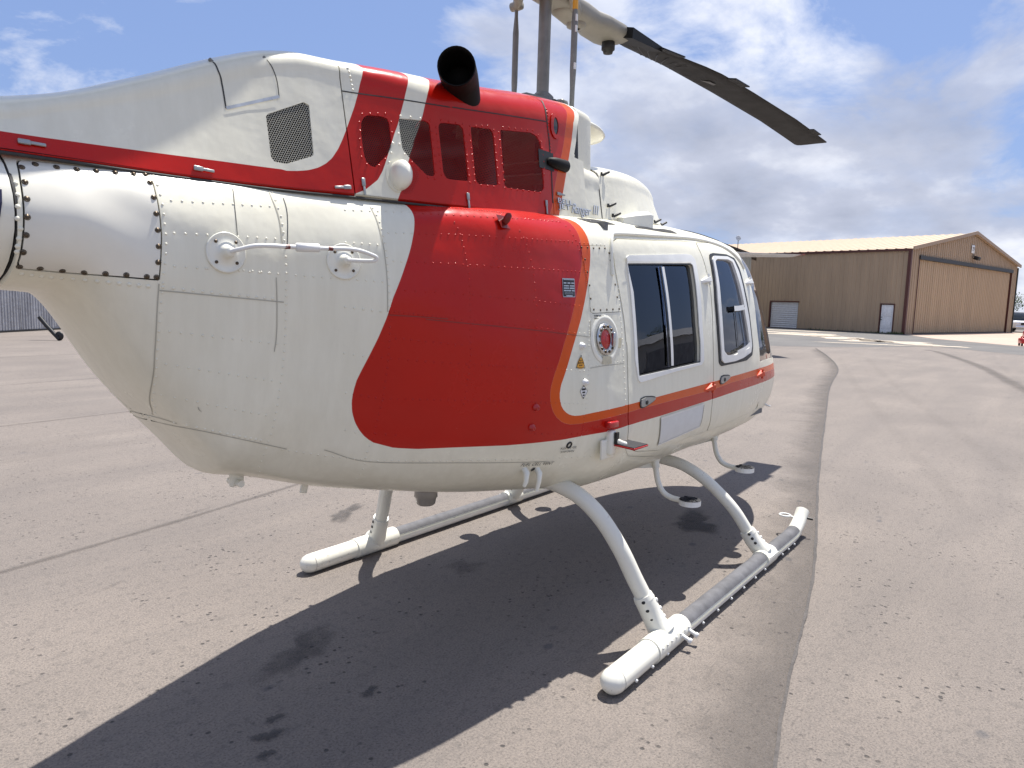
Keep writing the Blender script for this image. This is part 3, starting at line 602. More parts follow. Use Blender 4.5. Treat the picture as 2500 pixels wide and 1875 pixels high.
def cowl_section(p,n):
    wb,zb,ws,zs,zt,e=p
    a=np.linspace(np.pi/2,0,200); top=np.c_[ws*np.cos(a)**(2/e), zs+(zt-zs)*np.sin(a)**(2/e)]
    L=np.vstack([top,[(wb,zb)]])
    s=np.r_[0,np.cumsum(np.linalg.norm(np.diff(L,axis=0),axis=1))]; s/=s[-1]; u=np.linspace(0,1,n)
    return np.c_[np.interp(u,s,L[:,0]),np.interp(u,s,L[:,1])]
def cowl_grid(xs,n=64):
    st=sorted(COWL); par=cubic_rows(st,[COWL[s] for s in st],xs)
    return np.array([cowl_section(p,n) for p in par])
def grid_mesh(xs,G):
    """half-section grid -> full closed-around-x strip mesh (both sides)"""
    m,n,_=G.shape
    full=np.concatenate([G*np.array([-1,1.]), G[:,::-1][:,1:]*np.array([1,1.])],axis=1) # right side crown->keel then left keel->crown
    k=full.shape[1]
    V=np.zeros((m,k,3)); V[:,:,0]=np.asarray(xs)[:,None]; V[:,:,1:]=full
    i,j=np.meshgrid(np.arange(m-1),np.arange(k-1),indexing='ij'); a=(i*k+j).ravel()
    F=np.c_[a,a+1,a+k+1,a+k]
    return V.reshape(-1,3),F
MARKS = {"red_left": [[-1.0318,1.7982],[-1.0161,1.7947],[-1.0113,1.7845],[-1.0107,1.7689],[-1.0152,1.748],[-1.024,1.7222],[-1.0337,1.6943],[-1.0486,1.659],[-1.0642,1.624],[-1.0782,1.5918],[-1.094,1.5549],[-1.1119,1.5158],[-1.1306,1.4746],[-1.1506,1.4071],[-1.1729,1.3446],[-1.1963,1.2868],[-1.2153,1.241],[-1.228,1.2072],[-1.2334,1.1754],[-1.2352,1.1458],[-1.2327,1.1207],[-1.2264,1.0951],[-1.2144,1.0663],[-1.1972,1.0392],[-1.1749,1.0138],[-1.1416,0.9871],[-1.0602,0.9585],[-0.9782,0.9468],[-0.8557,0.9413],[-0.6302,0.9288],[-0.3511,0.9216],[-0.0989,0.9287],[0.0556,0.9412],[0.1663,0.9451],[0.3734,0.9497],[0.9087,0.967],[1.4032,0.9838],[1.9043,0.9908],[2.1697,0.9916],[2.4432,0.9921],[2.5687,0.9956]],
"org_inner": [[-0.2822,1.8208],[-0.2557,1.8163],[-0.2383,1.8102],[-0.2341,1.798],[-0.2312,1.7766],[-0.2287,1.7465],[-0.2292,1.7163],[-0.2293,1.6804],[-0.2371,1.638],[-0.2504,1.5955],[-0.2721,1.5469],[-0.299,1.481],[-0.3321,1.4103],[-0.3735,1.3345],[-0.4147,1.2543],[-0.4459,1.1978],[-0.463,1.1523],[-0.4667,1.1205],[-0.4604,1.0849],[-0.4425,1.0508],[-0.4134,1.0211],[-0.3734,0.9974],[-0.3311,0.9854],[-0.2725,0.982],[-0.1727,0.9857],[0.0495,1.0002],[0.1582,1.0058],[0.5309,1.0142],[0.9915,1.024],[1.3065,1.0422],[1.8833,1.052],[2.178,1.0544],[2.487,1.0498],[2.5168,1.0574]],
"org_outer": [[-0.2682,1.8218],[-0.2234,1.8216],[-0.1867,1.8174],[-0.1763,1.7992],[-0.1718,1.773],[-0.1669,1.7427],[-0.1663,1.7091],[-0.1706,1.6723],[-0.1779,1.6354],[-0.1927,1.5861],[-0.2095,1.5401],[-0.2312,1.4883],[-0.2668,1.4103],[-0.3048,1.3421],[-0.3437,1.2722],[-0.3795,1.2031],[-0.4057,1.1546],[-0.4127,1.1256],[-0.4097,1.0958],[-0.4,1.0712],[-0.3815,1.0501],[-0.3517,1.0307],[-0.3137,1.0195],[-0.2726,1.0179],[-0.1316,1.0251],[0.0488,1.0349],[0.311,1.0448],[0.9878,1.068],[1.2872,1.0781],[1.8788,1.0917],[2.1498,1.0931],[2.3794,1.0933],[2.5558,1.09]],
"k_red1_top": [[-2.1254,1.829],[-2.0384,1.8297],[-1.9097,1.8334],[-1.746,1.8389],[-1.6039,1.8441],[-1.4265,1.8486],[-1.4103,1.8464],[-1.3728,1.8513],[-1.3395,1.8587],[-1.3073,1.8712],[-1.2812,1.8876],[-1.2594,1.907],[-1.2356,1.9386],[-1.2162,1.9722],[-1.1992,2.0057],[-1.1818,2.0419],[-1.1607,2.0863],[-1.1418,2.1331],[-1.1267,2.1792],[-1.1193,2.2023],[-1.1115,2.2184]],
"k_red1_right": [[-0.9362,2.2375],[-0.9509,2.2152],[-0.962,2.1895],[-0.9724,2.1528],[-0.9931,2.1013],[-1.0098,2.0585],[-1.0286,2.0206],[-1.0479,1.978],[-1.0595,1.9517],[-1.0749,1.9176],[-1.0896,1.8888],[-1.1095,1.8595],[-1.1242,1.8476],[-1.1595,1.8204],[-1.1996,1.802]],
"k_red2_left": [[-0.839,2.2488],[-0.8598,2.2261],[-0.8816,2.1887],[-0.8925,2.1512],[-0.9099,2.1046],[-0.9262,2.0686],[-0.954,2.0108],[-0.9786,1.9543],[-0.9985,1.9114],[-1.0273,1.8345],[-1.0456,1.7999]],
"k_org_left": [[-0.099,2.2908],[-0.1274,2.2364],[-0.1449,2.1623],[-0.1728,2.0956],[-0.2162,2.0121],[-0.2471,1.9379],[-0.265,1.8812],[-0.2967,1.8264]],
"k_org_right": [[-0.0284,2.3075],[-0.0711,2.2451],[-0.0863,2.1736],[-0.116,2.0994],[-0.1489,2.0195],[-0.1813,1.9408],[-0.2045,1.8887],[-0.2298,1.8277]],
"rear_door": [[0.0701,1.7648],[0.0315,1.7485],[0.0097,1.7185],[0.0164,1.6431],[0.0421,1.5149],[0.0599,1.4086],[0.0622,1.3015],[0.07,1.3016],[0.0593,1.1391],[0.0541,0.9752],[0.0812,0.8695],[0.135,0.82],[0.2123,0.7942],[0.5067,0.7516],[0.8164,0.7767],[1.0684,0.7761],[1.0217,0.8873],[1.0098,0.98],[1.0012,1.0629],[0.9976,1.1685],[0.9989,1.329],[1.0091,1.424],[1.0143,1.5598],[1.0074,1.6433],[0.9937,1.7342],[0.9799,1.7972],[0.989,1.8242],[0.7795,1.8139],[0.3923,1.7851]],
"front_door": [[1.009,1.8238],[0.9974,1.7945],[1.0135,1.7355],[1.0256,1.6441],[1.0325,1.5603],[1.0272,1.424],[1.0168,1.3287],[1.0156,1.1675],[1.0195,1.0616],[1.0288,0.9783],[1.0413,0.8851],[1.0919,0.7751],[1.3102,0.7803],[1.6154,0.7939],[1.8763,0.7993],[2.0456,0.805],[1.9842,0.8665],[1.9139,0.9729],[1.8751,1.0919],[1.8673,1.1971],[1.8575,1.3109],[1.8595,1.3759],[1.842,1.47],[1.815,1.5632],[1.8049,1.6561],[1.7933,1.7347],[1.7596,1.7746],[1.7616,1.8121],[1.8157,1.8498],[1.7675,1.8672],[1.5151,1.8553],[1.2705,1.8437],[1.1291,1.8347]],
"rear_win": [[0.1256,1.6565],[0.4504,1.6754],[0.8048,1.6962],[0.8393,1.6897],[0.8305,1.5483],[0.8262,1.3719],[0.8353,1.2801],[0.8274,1.1847],[0.4809,1.1692],[0.1545,1.155],[0.152,1.2259],[0.156,1.3781],[0.1574,1.5299]],
"rear_frame": [[0.1208,1.685],[0.1451,1.6938],[0.7781,1.7421],[0.8486,1.7434],[0.8884,1.7211],[0.8782,1.5638],[0.8699,1.3715],[0.8754,1.2789],[0.8746,1.1942],[0.8415,1.171],[0.4937,1.1516],[0.1655,1.1252],[0.1462,1.1388],[0.1277,1.227],[0.1318,1.3783],[0.1316,1.5412]],
"front_seal": [[1.108,1.7424],[1.1298,1.7664],[1.19,1.7767],[1.4347,1.786],[1.5826,1.7732],[1.6271,1.7098],[1.6454,1.5782],[1.7005,1.4205],[1.7271,1.2346],[1.7008,1.185],[1.5734,1.1578],[1.3402,1.1523],[1.126,1.1485],[1.0903,1.167],[1.0764,1.3322],[1.0718,1.5178]],
"front_frame": [[1.1346,1.7366],[1.1705,1.7578],[1.4145,1.7702],[1.5171,1.7567],[1.5639,1.6901],[1.592,1.5603],[1.6512,1.4123],[1.6787,1.2448],[1.6508,1.204],[1.491,1.1784],[1.3402,1.1657],[1.158,1.1635],[1.1156,1.1808],[1.1033,1.3317],[1.0987,1.5183]],
"front_win": [[1.1651,1.7271],[1.2113,1.7429],[1.4074,1.7522],[1.4821,1.7424],[1.5068,1.6712],[1.538,1.5671],[1.5904,1.4126],[1.6391,1.2629],[1.6095,1.2307],[1.4672,1.2159],[1.3417,1.2012],[1.2031,1.2057],[1.1521,1.2323],[1.1458,1.3309],[1.1455,1.5192]],
"windshield": [[1.8676,1.8293],[1.808,1.7965],[1.7687,1.7519],[1.7965,1.693],[1.8359,1.6339],[1.8484,1.564],[1.8639,1.4466],[1.8664,1.3957],[1.8769,1.3105],[1.8942,1.215],[1.9015,1.131],[2.0232,1.1374],[2.1636,1.1433],[2.3009,1.1482]],
"chin": [[2.5558,0.9536],[2.5947,0.9139],[2.5298,0.8828],[2.5168,0.8244],[2.5168,0.7821],[2.374,0.7794]],
"access_panel": [[-2.1028,1.7707],[-2.0122,1.7745],[-1.8074,1.7843],[-1.8079,1.766],[-1.8103,1.7262],[-1.8107,1.6801],[-1.8111,1.6233],[-1.8167,1.5548],[-1.8204,1.5006],[-1.9711,1.5077],[-2.1212,1.5151],[-2.1195,1.5564],[-2.1154,1.6131],[-2.1131,1.6631],[-2.11,1.7144]],
"small_panel": [[-0.2403,1.7109],[-0.047,1.722],[-0.0138,1.667],[0.0175,1.5955],[0.0296,1.5384],[0.036,1.4421],[-0.1995,1.4328],[-0.1992,1.489],[-0.2041,1.5494],[-0.2196,1.627],[-0.2355,1.6739]],
"screws": [[-2.0969,1.749],[-2.0664,1.7609],[-2.0238,1.7608],[-1.9805,1.7625],[-1.9371,1.7652],[-1.8934,1.7678],[-1.8502,1.7708],[-1.8208,1.7734],[-1.8182,1.7525],[-1.8206,1.7133],[-1.8215,1.6714],[-1.8221,1.6298],[-1.823,1.5883],[-1.8255,1.5478],[-1.8289,1.5098],[-2.0997,1.7134],[-2.1031,1.6744],[-2.1064,1.6332],[-2.1097,1.5927],[-2.1136,1.5542],[-2.1138,1.5216],[-2.0717,1.5198],[-2.0246,1.5166],[-1.9815,1.5144],[-1.941,1.5135],[-1.8974,1.5123],[-1.8513,1.5099]],
"panel_screws": [[-0.2297,1.7013],[-0.1854,1.704],[-0.1412,1.7055],[-0.0961,1.7083],[-0.0515,1.7116],[-0.0193,1.6935],[-0.0144,1.6622],[0.0012,1.6107],[0.0114,1.5602],[0.0192,1.5061],[0.0274,1.4549],[-0.0244,1.4528],[-0.0735,1.4508],[-0.1226,1.4487],[-0.1729,1.4504],[-0.1915,1.4952],[-0.1932,1.5497],[-0.201,1.6039],[-0.2122,1.6545]],
"door_placard": [[0.382,0.9381],[0.9053,0.9563],[0.9117,0.8317],[0.4368,0.7955]],
"seam_boom": [[-2.1004,1.8014],[-2.1025,1.7726],[-2.1067,1.7287],[-2.1116,1.67],[-2.1148,1.6132],[-2.1195,1.5564],[-2.1221,1.5161],[-2.1214,1.492],[-2.1229,1.4744]],
"seam_stringer": [[-1.8201,1.4761],[-1.4756,1.4522]],
"seam_stringer2": [[-1.1463,1.4192],[-1.0394,1.4144],[-0.9293,1.408]],
"seam_stringer3": [[-1.0122,1.4063],[-0.8413,1.3922],[-0.685,1.3809]],
"seam_stringer4": [[-0.7503,1.3847],[-0.5466,1.3682],[-0.213,1.3375]],
"seam_chine": [[-1.7158,1.0961],[-1.744,1.11],[-1.7271,1.0903],[-1.6559,1.0714],[-1.3986,0.9852]],
"seam_chine2": [[-1.2853,0.9721],[-1.1237,0.9123],[-0.7784,0.8719],[-0.3838,0.8301]],
"seam_frame3": [[-1.472,1.7962],[-1.4759,1.7522],[-1.4722,1.707],[-1.4725,1.6657],[-1.4759,1.6188]],
"seam_frame3b": [[-1.5018,1.5234],[-1.4924,1.361],[-1.4951,1.3057]],
"seam_frame4": [[-1.1532,1.7689],[-1.1528,1.7274],[-1.1544,1.6699],[-1.1533,1.6134],[-1.1507,1.5593],[-1.15,1.4907],[-1.1481,1.4287]],
"seam_frame2": [[-1.8221,1.4932],[-1.822,1.4239],[-1.8173,1.3449],[-1.8089,1.2709],[-1.7876,1.1806],[-1.7406,1.106]],
"seam_lower_door": [[0.0735,0.8472],[0.1333,0.7958],[0.2037,0.7728],[0.5845,0.7074],[0.666,0.7039]],
"seam_fuel": [[-0.2183,1.2102],[-0.1117,1.2154],[0.0337,1.2175]],
"seam_fuel_up": [[-0.2021,1.4043],[-0.2077,1.3374]],
"crack1": [[-1.5898,1.7684],[-1.6035,1.7158],[-1.6112,1.6409],[-1.6112,1.5837]],
"crack2": [[-1.4375,1.7609],[-1.4407,1.718],[-1.452,1.6601],[-1.4596,1.6185]],
"k_seam_aft": [[-1.2071,2.2093],[-1.2015,2.1704],[-1.1984,2.1286],[-1.1984,2.0837],[-1.1991,2.0246],[-1.2023,1.9297],[-1.2047,1.8375]],
"k_hinge": [[-1.1981,2.1305],[-1.1417,2.1338],[-0.9733,2.1464],[-0.7927,2.1571]],
"k_hinge2": [[-0.7824,2.1596],[-0.6872,2.1674],[-0.4962,2.186],[-0.3584,2.1996],[-0.2783,2.2079]],
"k_seam_fwd": [[-0.2476,2.3048],[-0.2652,2.2749],[-0.2737,2.2267],[-0.2615,2.158],[-0.2582,2.0807],[-0.2606,1.9992],[-0.265,1.9234],[-0.265,1.8812]],
"k_hatch": [[-1.5809,2.1324],[-1.5808,2.106],[-1.5732,2.0746],[-1.5709,1.9999],[-1.4043,2.0689],[-1.4042,2.1134],[-1.4112,2.1473],[-1.4288,2.1738]],
"k_grille1": [[-1.4526,2.0062],[-1.3195,2.0734],[-1.3117,2.0651],[-1.3178,1.9057],[-1.4112,1.8662],[-1.454,1.8693]],
"k_grille2": [[-1.1431,2.0394],[-1.1315,2.0595],[-1.1147,2.0698],[-1.0538,2.0751],[-1.0431,2.0648],[-1.0422,2.0207],[-1.0441,1.9762],[-1.0595,1.9517],[-1.1177,1.8957],[-1.1443,1.9099],[-1.149,1.9499],[-1.1485,2.0097]],
"k_grille3": [[-1.0043,2.0794],[-0.8925,2.0913],[-0.8833,2.0815],[-0.8837,1.997],[-0.8856,1.9007],[-0.9161,1.8978],[-0.9818,1.9513],[-1.0041,1.9752],[-1.0061,2.0344]],
"k_grille4": [[-0.8486,2.0827],[-0.8351,2.0964],[-0.7501,2.1042],[-0.7385,2.0939],[-0.7378,1.9038],[-0.8336,1.8981],[-0.8481,1.9127]],
"k_grille5": [[-0.7025,2.1068],[-0.6029,2.1166],[-0.5911,2.1044],[-0.5909,1.9086],[-0.6933,1.8997],[-0.7042,1.9121]],
"k_grille6": [[-0.5529,2.1232],[-0.3739,2.1457],[-0.3384,2.1373],[-0.3202,2.1112],[-0.3182,1.9489],[-0.3257,1.9271],[-0.3489,1.9146],[-0.5475,1.9055],[-0.5566,1.9132]],
"k_blister": [[-1.0307,1.8811],[-1.0249,1.9247],[-1.0367,1.8368],[-1.0623,1.8768],[-0.9984,1.8855]],
"k_flange": [[-1.035,1.9381],[-1.0714,1.9137],[-1.0814,1.8742],[-1.07,1.8377],[-1.0342,1.82],[-0.9994,1.8595],[-0.9796,1.8967],[-1.0001,1.9283]],
"k_latches": [[-1.1643,1.8342],[-0.751,1.8367]],
"k_latch3": [[-0.3159,1.8636]],
"k_latch_h": [[-2.0737,1.8089],[-1.6669,1.8115]],
"k_latch_h2": [[-1.2319,1.8184]],
"k_latch_h3": [[-0.2109,1.9245]],
"k_oval": [[-0.2122,2.2036],[-0.2121,2.2585],[-0.2011,2.1531],[-0.2522,2.2074],[-0.1795,2.2043]],
"k_scoop": [[-0.2412,2.0474]],
"em_bell": [[-0.1843,1.8954],[-0.1938,1.8727],[-0.0604,1.8753],[0.079,1.8902]],
"k_riv_top": [[-1.158,2.1429],[-1.0026,2.1554]],
"k_riv_top2": [[-0.9678,2.1563],[-0.898,2.1614],[-0.7921,2.1684]],
"k_riv_top3": [[-0.7787,2.1668],[-0.69,2.1757],[-0.5795,2.1861],[-0.332,2.2114]],
"walk1": [[-0.1297,-0.4784],[0.0239,-0.4706],[0.0992,-0.4879],[0.1603,-0.5135],[0.0456,-0.5198],[-0.0519,-0.5171],[-0.0883,-0.4978]],
"walk2": [[0.3613,-0.4856],[0.5912,-0.4793],[0.7252,-0.4642],[0.8153,-0.4641],[0.8419,-0.4887],[0.6471,-0.5027],[0.3603,-0.513]],
"fuel_cap": [[-0.1005,1.3261],[-0.0933,1.3932],[-0.1071,1.2576],[-0.1634,1.3274],[-0.0317,1.3247]],
"fuel_recess": [[-0.0746,1.3303]],
"data_plate": [[-0.3815,1.5704],[-0.3,1.5719],[-0.3025,1.4981],[-0.3832,1.4968]],
"triangle": [[-0.278,1.2722],[-0.3219,1.2126],[-0.2498,1.209]],
"diamond": [[-0.2664,1.1412],[-0.2416,1.1167],[-0.2677,1.0873],[-0.29,1.1186]],
"drains": [[-0.2707,1.3026],[-0.2589,1.1544],[-0.5362,1.0731],[-0.5377,0.9935]],
"tape1": [[-0.1347,1.2555],[-0.0684,1.253],[-0.066,1.2229],[-0.135,1.2244]],
"tape2": [[-0.0045,1.3279],[0.0305,1.3298],[0.0189,1.2866],[-0.0121,1.2898]],
"handle_rear": [[0.1613,1.0257],[0.1732,1.0556],[0.3074,1.0478],[0.3012,1.0344],[0.203,1.0131],[0.1675,1.0126]],
"handle_front": [[1.1134,1.0724],[1.1379,1.0929],[1.2696,1.0855],[1.2571,1.0706],[1.1636,1.0512],[1.121,1.0509]],
"bolt_red": [[-0.6575,1.7611]],
"sump_mark": [[-0.2962,0.8932]],
"sump_text": [[-0.295,0.8747]],
"vent_text": [[-0.4305,0.8262]],
"vents": [[-0.4773,0.7814],[-0.4057,0.7708]],
"fuel_text": [[-0.1332,1.4178]],
"towel_discs": [[-1.6481,1.5851],[-1.2886,1.5815]],
"towel_bar": [[-1.6389,1.5846],[-1.6019,1.604],[-1.4945,1.6089],[-1.4576,1.6092],[-1.3668,1.6132],[-1.3363,1.6115],[-1.2531,1.615],[-1.2391,1.6089],[-1.2766,1.5847]],
"bracket": [[-0.0631,0.8847]],
"flapplate": [[0.0911,0.878]],
"notch": [[-0.2154,0.768],[-0.124,0.762],[-0.0949,0.6745],[-0.1925,0.7143]],
"tailtie": [[-1.4561,0.8794]],
"hinges": [[0.9797,1.6183],[1.753,1.6355]],
"hinges_red": [[0.9663,1.0411],[1.8831,1.053]],
"nose_pin": [[2.1986,0.8592]]}
RIVETS = {"a1": [11,"l",[[-1.777,1.7118],[-1.4923,1.7298]]],
"a2": [9,"l",[[-1.2475,1.7461],[-1.0219,1.7601]]],
"a3": [12,"l",[[-1.0035,1.7593],[-0.8664,1.767],[-0.6937,1.7754]]],
"b1": [11,"l",[[-1.7814,1.6259],[-1.4953,1.635]]],
"b2": [4,"l",[[-1.1263,1.6842],[-1.0432,1.6882]]],
"b3": [13,"l",[[-1.0163,1.6889],[-0.8803,1.697],[-0.6815,1.7031]]],
"c1": [5,"l",[[-1.2756,1.6415],[-1.1732,1.6414]]],
"c2": [11,"l",[[-1.7845,1.5402],[-1.4959,1.5343]]],
"c3": [3,"l",[[-1.124,1.5939],[-1.0966,1.5931],[-1.0674,1.5936]]],
"c4": [13,"l",[[-1.0392,1.594],[-0.8704,1.5962],[-0.6867,1.5971]]],
"d1": [5,"l",[[-1.2734,1.5284],[-1.1667,1.5255]]],
"d2": [13,"l",[[-1.1249,1.5015],[-0.8707,1.4944],[-0.6833,1.4839]]],
"d3": [9,"l",[[-1.7037,1.5391],[-1.5933,1.5391],[-1.4956,1.5345]]],
"d4": [11,"l",[[-1.4398,1.533],[-1.1665,1.5256]]],
"e1": [13,"l",[[-1.8118,1.4848],[-1.7485,1.4792],[-1.5113,1.4614]]],
"e2": [5,"l",[[-1.2857,1.4419],[-1.1715,1.4303]]],
"e3": [15,"l",[[-1.1406,1.4312],[-0.9618,1.414],[-0.9035,1.4096]]],
"e4": [9,"l",[[-0.9006,1.406],[-0.6913,1.3929]]],
"f1": [12,"l",[[-1.7879,1.3677],[-1.4877,1.3277]]],
"f2": [10,"l",[[-1.1132,1.3419],[-0.8739,1.3172]]],
"g1": [12,"l",[[-1.7865,1.2776],[-1.4943,1.217]]],
"g2": [20,"l",[[-1.2763,1.2953],[-1.1803,1.2799],[-0.8817,1.2504],[-0.6982,1.2376]]],
"h1": [12,"l",[[-1.7738,1.1862],[-1.4982,1.1095]]],
"h2": [24,"l",[[-1.2565,1.1649],[-1.1365,1.1393],[-0.8421,1.1173],[-0.6775,1.1059]]],
"i1": [14,"l",[[-1.7384,1.1036],[-1.4953,1.0268]]],
"i2": [12,"l",[[-1.4105,0.9835],[-1.2784,0.9495],[-1.1588,0.9249]]],
"i3": [22,"l",[[-1.1251,0.916],[-0.8202,0.8842],[-0.5945,0.8632]]],
"i4": [20,"l",[[-0.8281,0.8893],[-0.5521,0.8609],[-0.2847,0.8338],[-0.1349,0.8213]]],
"j1": [6,"l",[[-1.2366,1.0374],[-1.1889,1.0228],[-1.0651,1.0069]]],
"v2": [28,"l",[[-1.8001,1.7746],[-1.8006,1.7432],[-1.802,1.6944],[-1.8028,1.6544],[-1.8027,1.6088],[-1.8053,1.5688],[-1.8114,1.5189],[-1.8131,1.4647],[-1.8137,1.4298],[-1.8138,1.3867],[-1.8103,1.3356],[-1.8081,1.296],[-1.7963,1.2245],[-1.7809,1.1715],[-1.7384,1.1036]]],
"v3": [40,"l",[[-1.4655,1.775],[-1.4663,1.7323],[-1.4631,1.7023],[-1.465,1.6664],[-1.4666,1.6326],[-1.4697,1.5248],[-1.4701,1.4707],[-1.4686,1.4719],[-1.4668,1.4195],[-1.4634,1.3486],[-1.4626,1.2857],[-1.4639,1.2243],[-1.4664,1.1518],[-1.4658,1.1004],[-1.4668,1.0309],[-1.4661,0.9945],[-1.4608,0.9303],[-1.4171,0.8666]]],
"v4": [42,"l",[[-1.1468,1.7622],[-1.1454,1.7354],[-1.145,1.7125],[-1.1465,1.6849],[-1.1464,1.6552],[-1.1468,1.6244],[-1.146,1.5938],[-1.1439,1.5537],[-1.1438,1.5265],[-1.1431,1.4873],[-1.1413,1.4456],[-1.1376,1.3954],[-1.1353,1.3627],[-1.1341,1.3237],[-1.1334,1.2868],[-1.1325,1.2539],[-1.1331,1.2111],[-1.134,1.1696],[-1.1358,1.1392],[-1.1369,1.0996],[-1.1387,1.0609],[-1.1397,1.0241],[-1.1424,0.995],[-1.1476,0.9376],[-1.1265,0.8406]]],
"v5": [30,"l",[[-0.8715,1.7411],[-0.8591,1.7095],[-0.853,1.6839],[-0.847,1.6243],[-0.8445,1.5976],[-0.8418,1.5414],[-0.8404,1.4927],[-0.8401,1.4592],[-0.8398,1.4231],[-0.8392,1.384],[-0.8391,1.3507],[-0.8386,1.3141],[-0.8354,1.2852],[-0.8383,1.2471],[-0.8407,1.2066],[-0.8426,1.1665],[-0.8423,1.1322],[-0.8454,1.1047]]],
"v6": [24,"l",[[-0.5959,1.7353],[-0.5874,1.7169],[-0.5733,1.686],[-0.5574,1.6357],[-0.5495,1.5976],[-0.5433,1.5455],[-0.5404,1.4916],[-0.5387,1.4597],[-0.5394,1.4153],[-0.5431,1.357],[-0.5443,1.2956],[-0.547,1.2423],[-0.5479,1.1801],[-0.5498,1.1332],[-0.5524,1.0946]]],
"v7": [8,"l",[[-0.2787,1.766],[-0.2636,1.735],[-0.2442,1.6868],[-0.2289,1.6489],[-0.2222,1.6284]]],
"v7b": [10,"l",[[-0.2166,1.6302],[-0.2155,1.6092],[-0.2093,1.5914],[-0.2139,1.5701],[-0.2122,1.5491]]],
"w1": [16,"l",[[-0.7066,1.7027],[-0.5597,1.7074],[-0.2881,1.7199]]],
"w2": [18,"l",[[-0.7416,1.5955],[-0.5483,1.5977],[-0.2547,1.6018]]],
"w3": [16,"l",[[-0.7384,1.4883],[-0.5404,1.4786],[-0.2725,1.4637]]],
"x1": [17,"l",[[-0.7501,1.398],[-0.5421,1.3793],[-0.3065,1.354],[-0.2118,1.3527]]],
"x2": [18,"l",[[-0.7447,1.2404],[-0.5446,1.2267],[-0.2595,1.1999]]],
"x3": [18,"l",[[-0.7267,1.1095],[-0.5524,1.0946],[-0.2711,1.0667]]],
"x4": [8,"l",[[-0.5105,0.9652],[-0.2661,0.9388]]],
"y1": [19,"l",[[-0.2087,1.4012],[-0.2191,1.3118],[-0.2268,1.2164],[-0.2367,1.1439],[-0.2431,1.0983],[-0.2447,1.0459]]],
"y2": [12,"l",[[-0.2253,1.2163],[-0.0941,1.2226],[0.0353,1.2279]]],
"y3": [7,"l",[[-0.2362,1.7193],[-0.165,1.7229],[-0.0467,1.7261]]],
"y4": [9,"l",[[-0.2478,1.0212],[-0.2453,0.999],[-0.2451,0.9735],[-0.2441,0.951],[-0.2371,0.9242]]],
"y5": [26,"l",[[0.0359,1.5913],[0.0368,1.4307],[0.038,1.2693],[0.0351,1.1074],[0.0361,0.9845]]],
"dk1": [40,"l",[[-1.0205,1.7955],[-0.9107,1.7928],[-0.7649,1.7974],[-0.5939,1.8031]]],
"dk2": [14,"l",[[-0.6015,1.7819],[-0.415,1.7944],[-0.3075,1.7982],[-0.2886,1.7833]]],
"dk3": [8,"l",[[-0.0298,1.8328],[-0.0754,1.8312],[-0.1724,1.83],[-0.2595,1.8224]]],
"p1": [17,"l",[[-2.0844,1.7816],[-1.9644,1.782],[-1.8234,1.792]]],
"p2": [8,"l",[[-2.118,1.7098],[-2.1199,1.6791],[-2.1233,1.6503],[-2.1252,1.6221],[-2.1283,1.5928],[-2.1314,1.5648],[-2.1329,1.5406],[-2.1354,1.5198]]],
"p3": [13,"l",[[-2.1028,1.5047],[-2.047,1.4991],[-2.0102,1.4986],[-1.9676,1.4947],[-1.9224,1.4911],[-1.8466,1.4858]]],
"dr1": [14,"l",[[0.8554,1.6587],[0.85,1.5842],[0.8451,1.4426],[0.8483,1.2864],[0.848,1.2151]]],
"dr2": [16,"l",[[0.996,1.7065],[1.0106,1.6395],[1.0146,1.5439],[1.0038,1.424],[0.9915,1.3291],[0.9847,1.1289]]],
"dr3": [30,"l",[[1.7571,1.7512],[1.7865,1.7018],[1.8066,1.6282],[1.8221,1.54],[1.8359,1.4231],[1.8344,1.3292],[1.8575,1.3109],[1.8636,1.1972],[1.8634,1.1212]]],
"dr4": [14,"l",[[1.9178,0.9725],[1.9593,0.8944],[2.0661,0.8052]]],
"q1": [4,"k",[[-1.1354,2.0684],[-1.0525,2.0851]]],
"q2": [6,"k",[[-1.1495,2.0394],[-1.1514,2.0068],[-1.1565,1.9785],[-1.1573,1.9176],[-1.1425,1.9042]]],
"q3": [6,"k",[[-1.0348,2.0602],[-1.036,2.0267],[-1.0363,1.9934],[-1.0416,1.9643],[-1.0606,1.9442],[-1.099,1.9069]]],
"q4": [4,"k",[[-0.9962,2.0883],[-0.9389,2.0936],[-0.8816,2.0946]]],
"q5": [7,"k",[[-0.8776,2.0556],[-0.876,2.0213],[-0.8758,1.988],[-0.8767,1.9224],[-0.8882,1.8927]]],
"q6": [6,"k",[[-1.0113,2.026],[-1.0132,1.9911],[-1.0015,1.9632],[-0.9594,1.9258],[-0.9153,1.8928]]],
"q7": [4,"k",[[-0.8342,2.1033],[-0.7379,2.1079]]],
"q8": [8,"k",[[-0.734,2.0694],[-0.7324,1.899]]],
"q9": [8,"k",[[-0.8577,2.0744],[-0.8566,1.9093]]],
"q10": [4,"k",[[-0.7051,2.1076],[-0.6167,2.1252]]],
"q11": [8,"k",[[-0.5868,2.1149],[-0.5855,1.9812],[-0.5842,1.915]]],
"q12": [8,"k",[[-0.7094,2.0747],[-0.7067,1.9064]]],
"q13": [3,"k",[[-0.6773,1.8969],[-0.6133,1.9]]],
"q14": [6,"k",[[-0.537,2.1341],[-0.3638,2.1558]]],
"q15": [9,"k",[[-0.3306,2.1431],[-0.3127,2.1126],[-0.3086,2.0066],[-0.3196,1.9368]]],
"q16": [8,"k",[[-0.5616,2.1099],[-0.5538,1.9038]]],
"q17": [7,"k",[[-0.5539,1.9032],[-0.3467,1.9125]]],
"q18": [7,"k",[[-1.0606,1.9237],[-1.0713,1.8967],[-1.0719,1.8755],[-1.0658,1.8509],[-1.0516,1.8336]]],
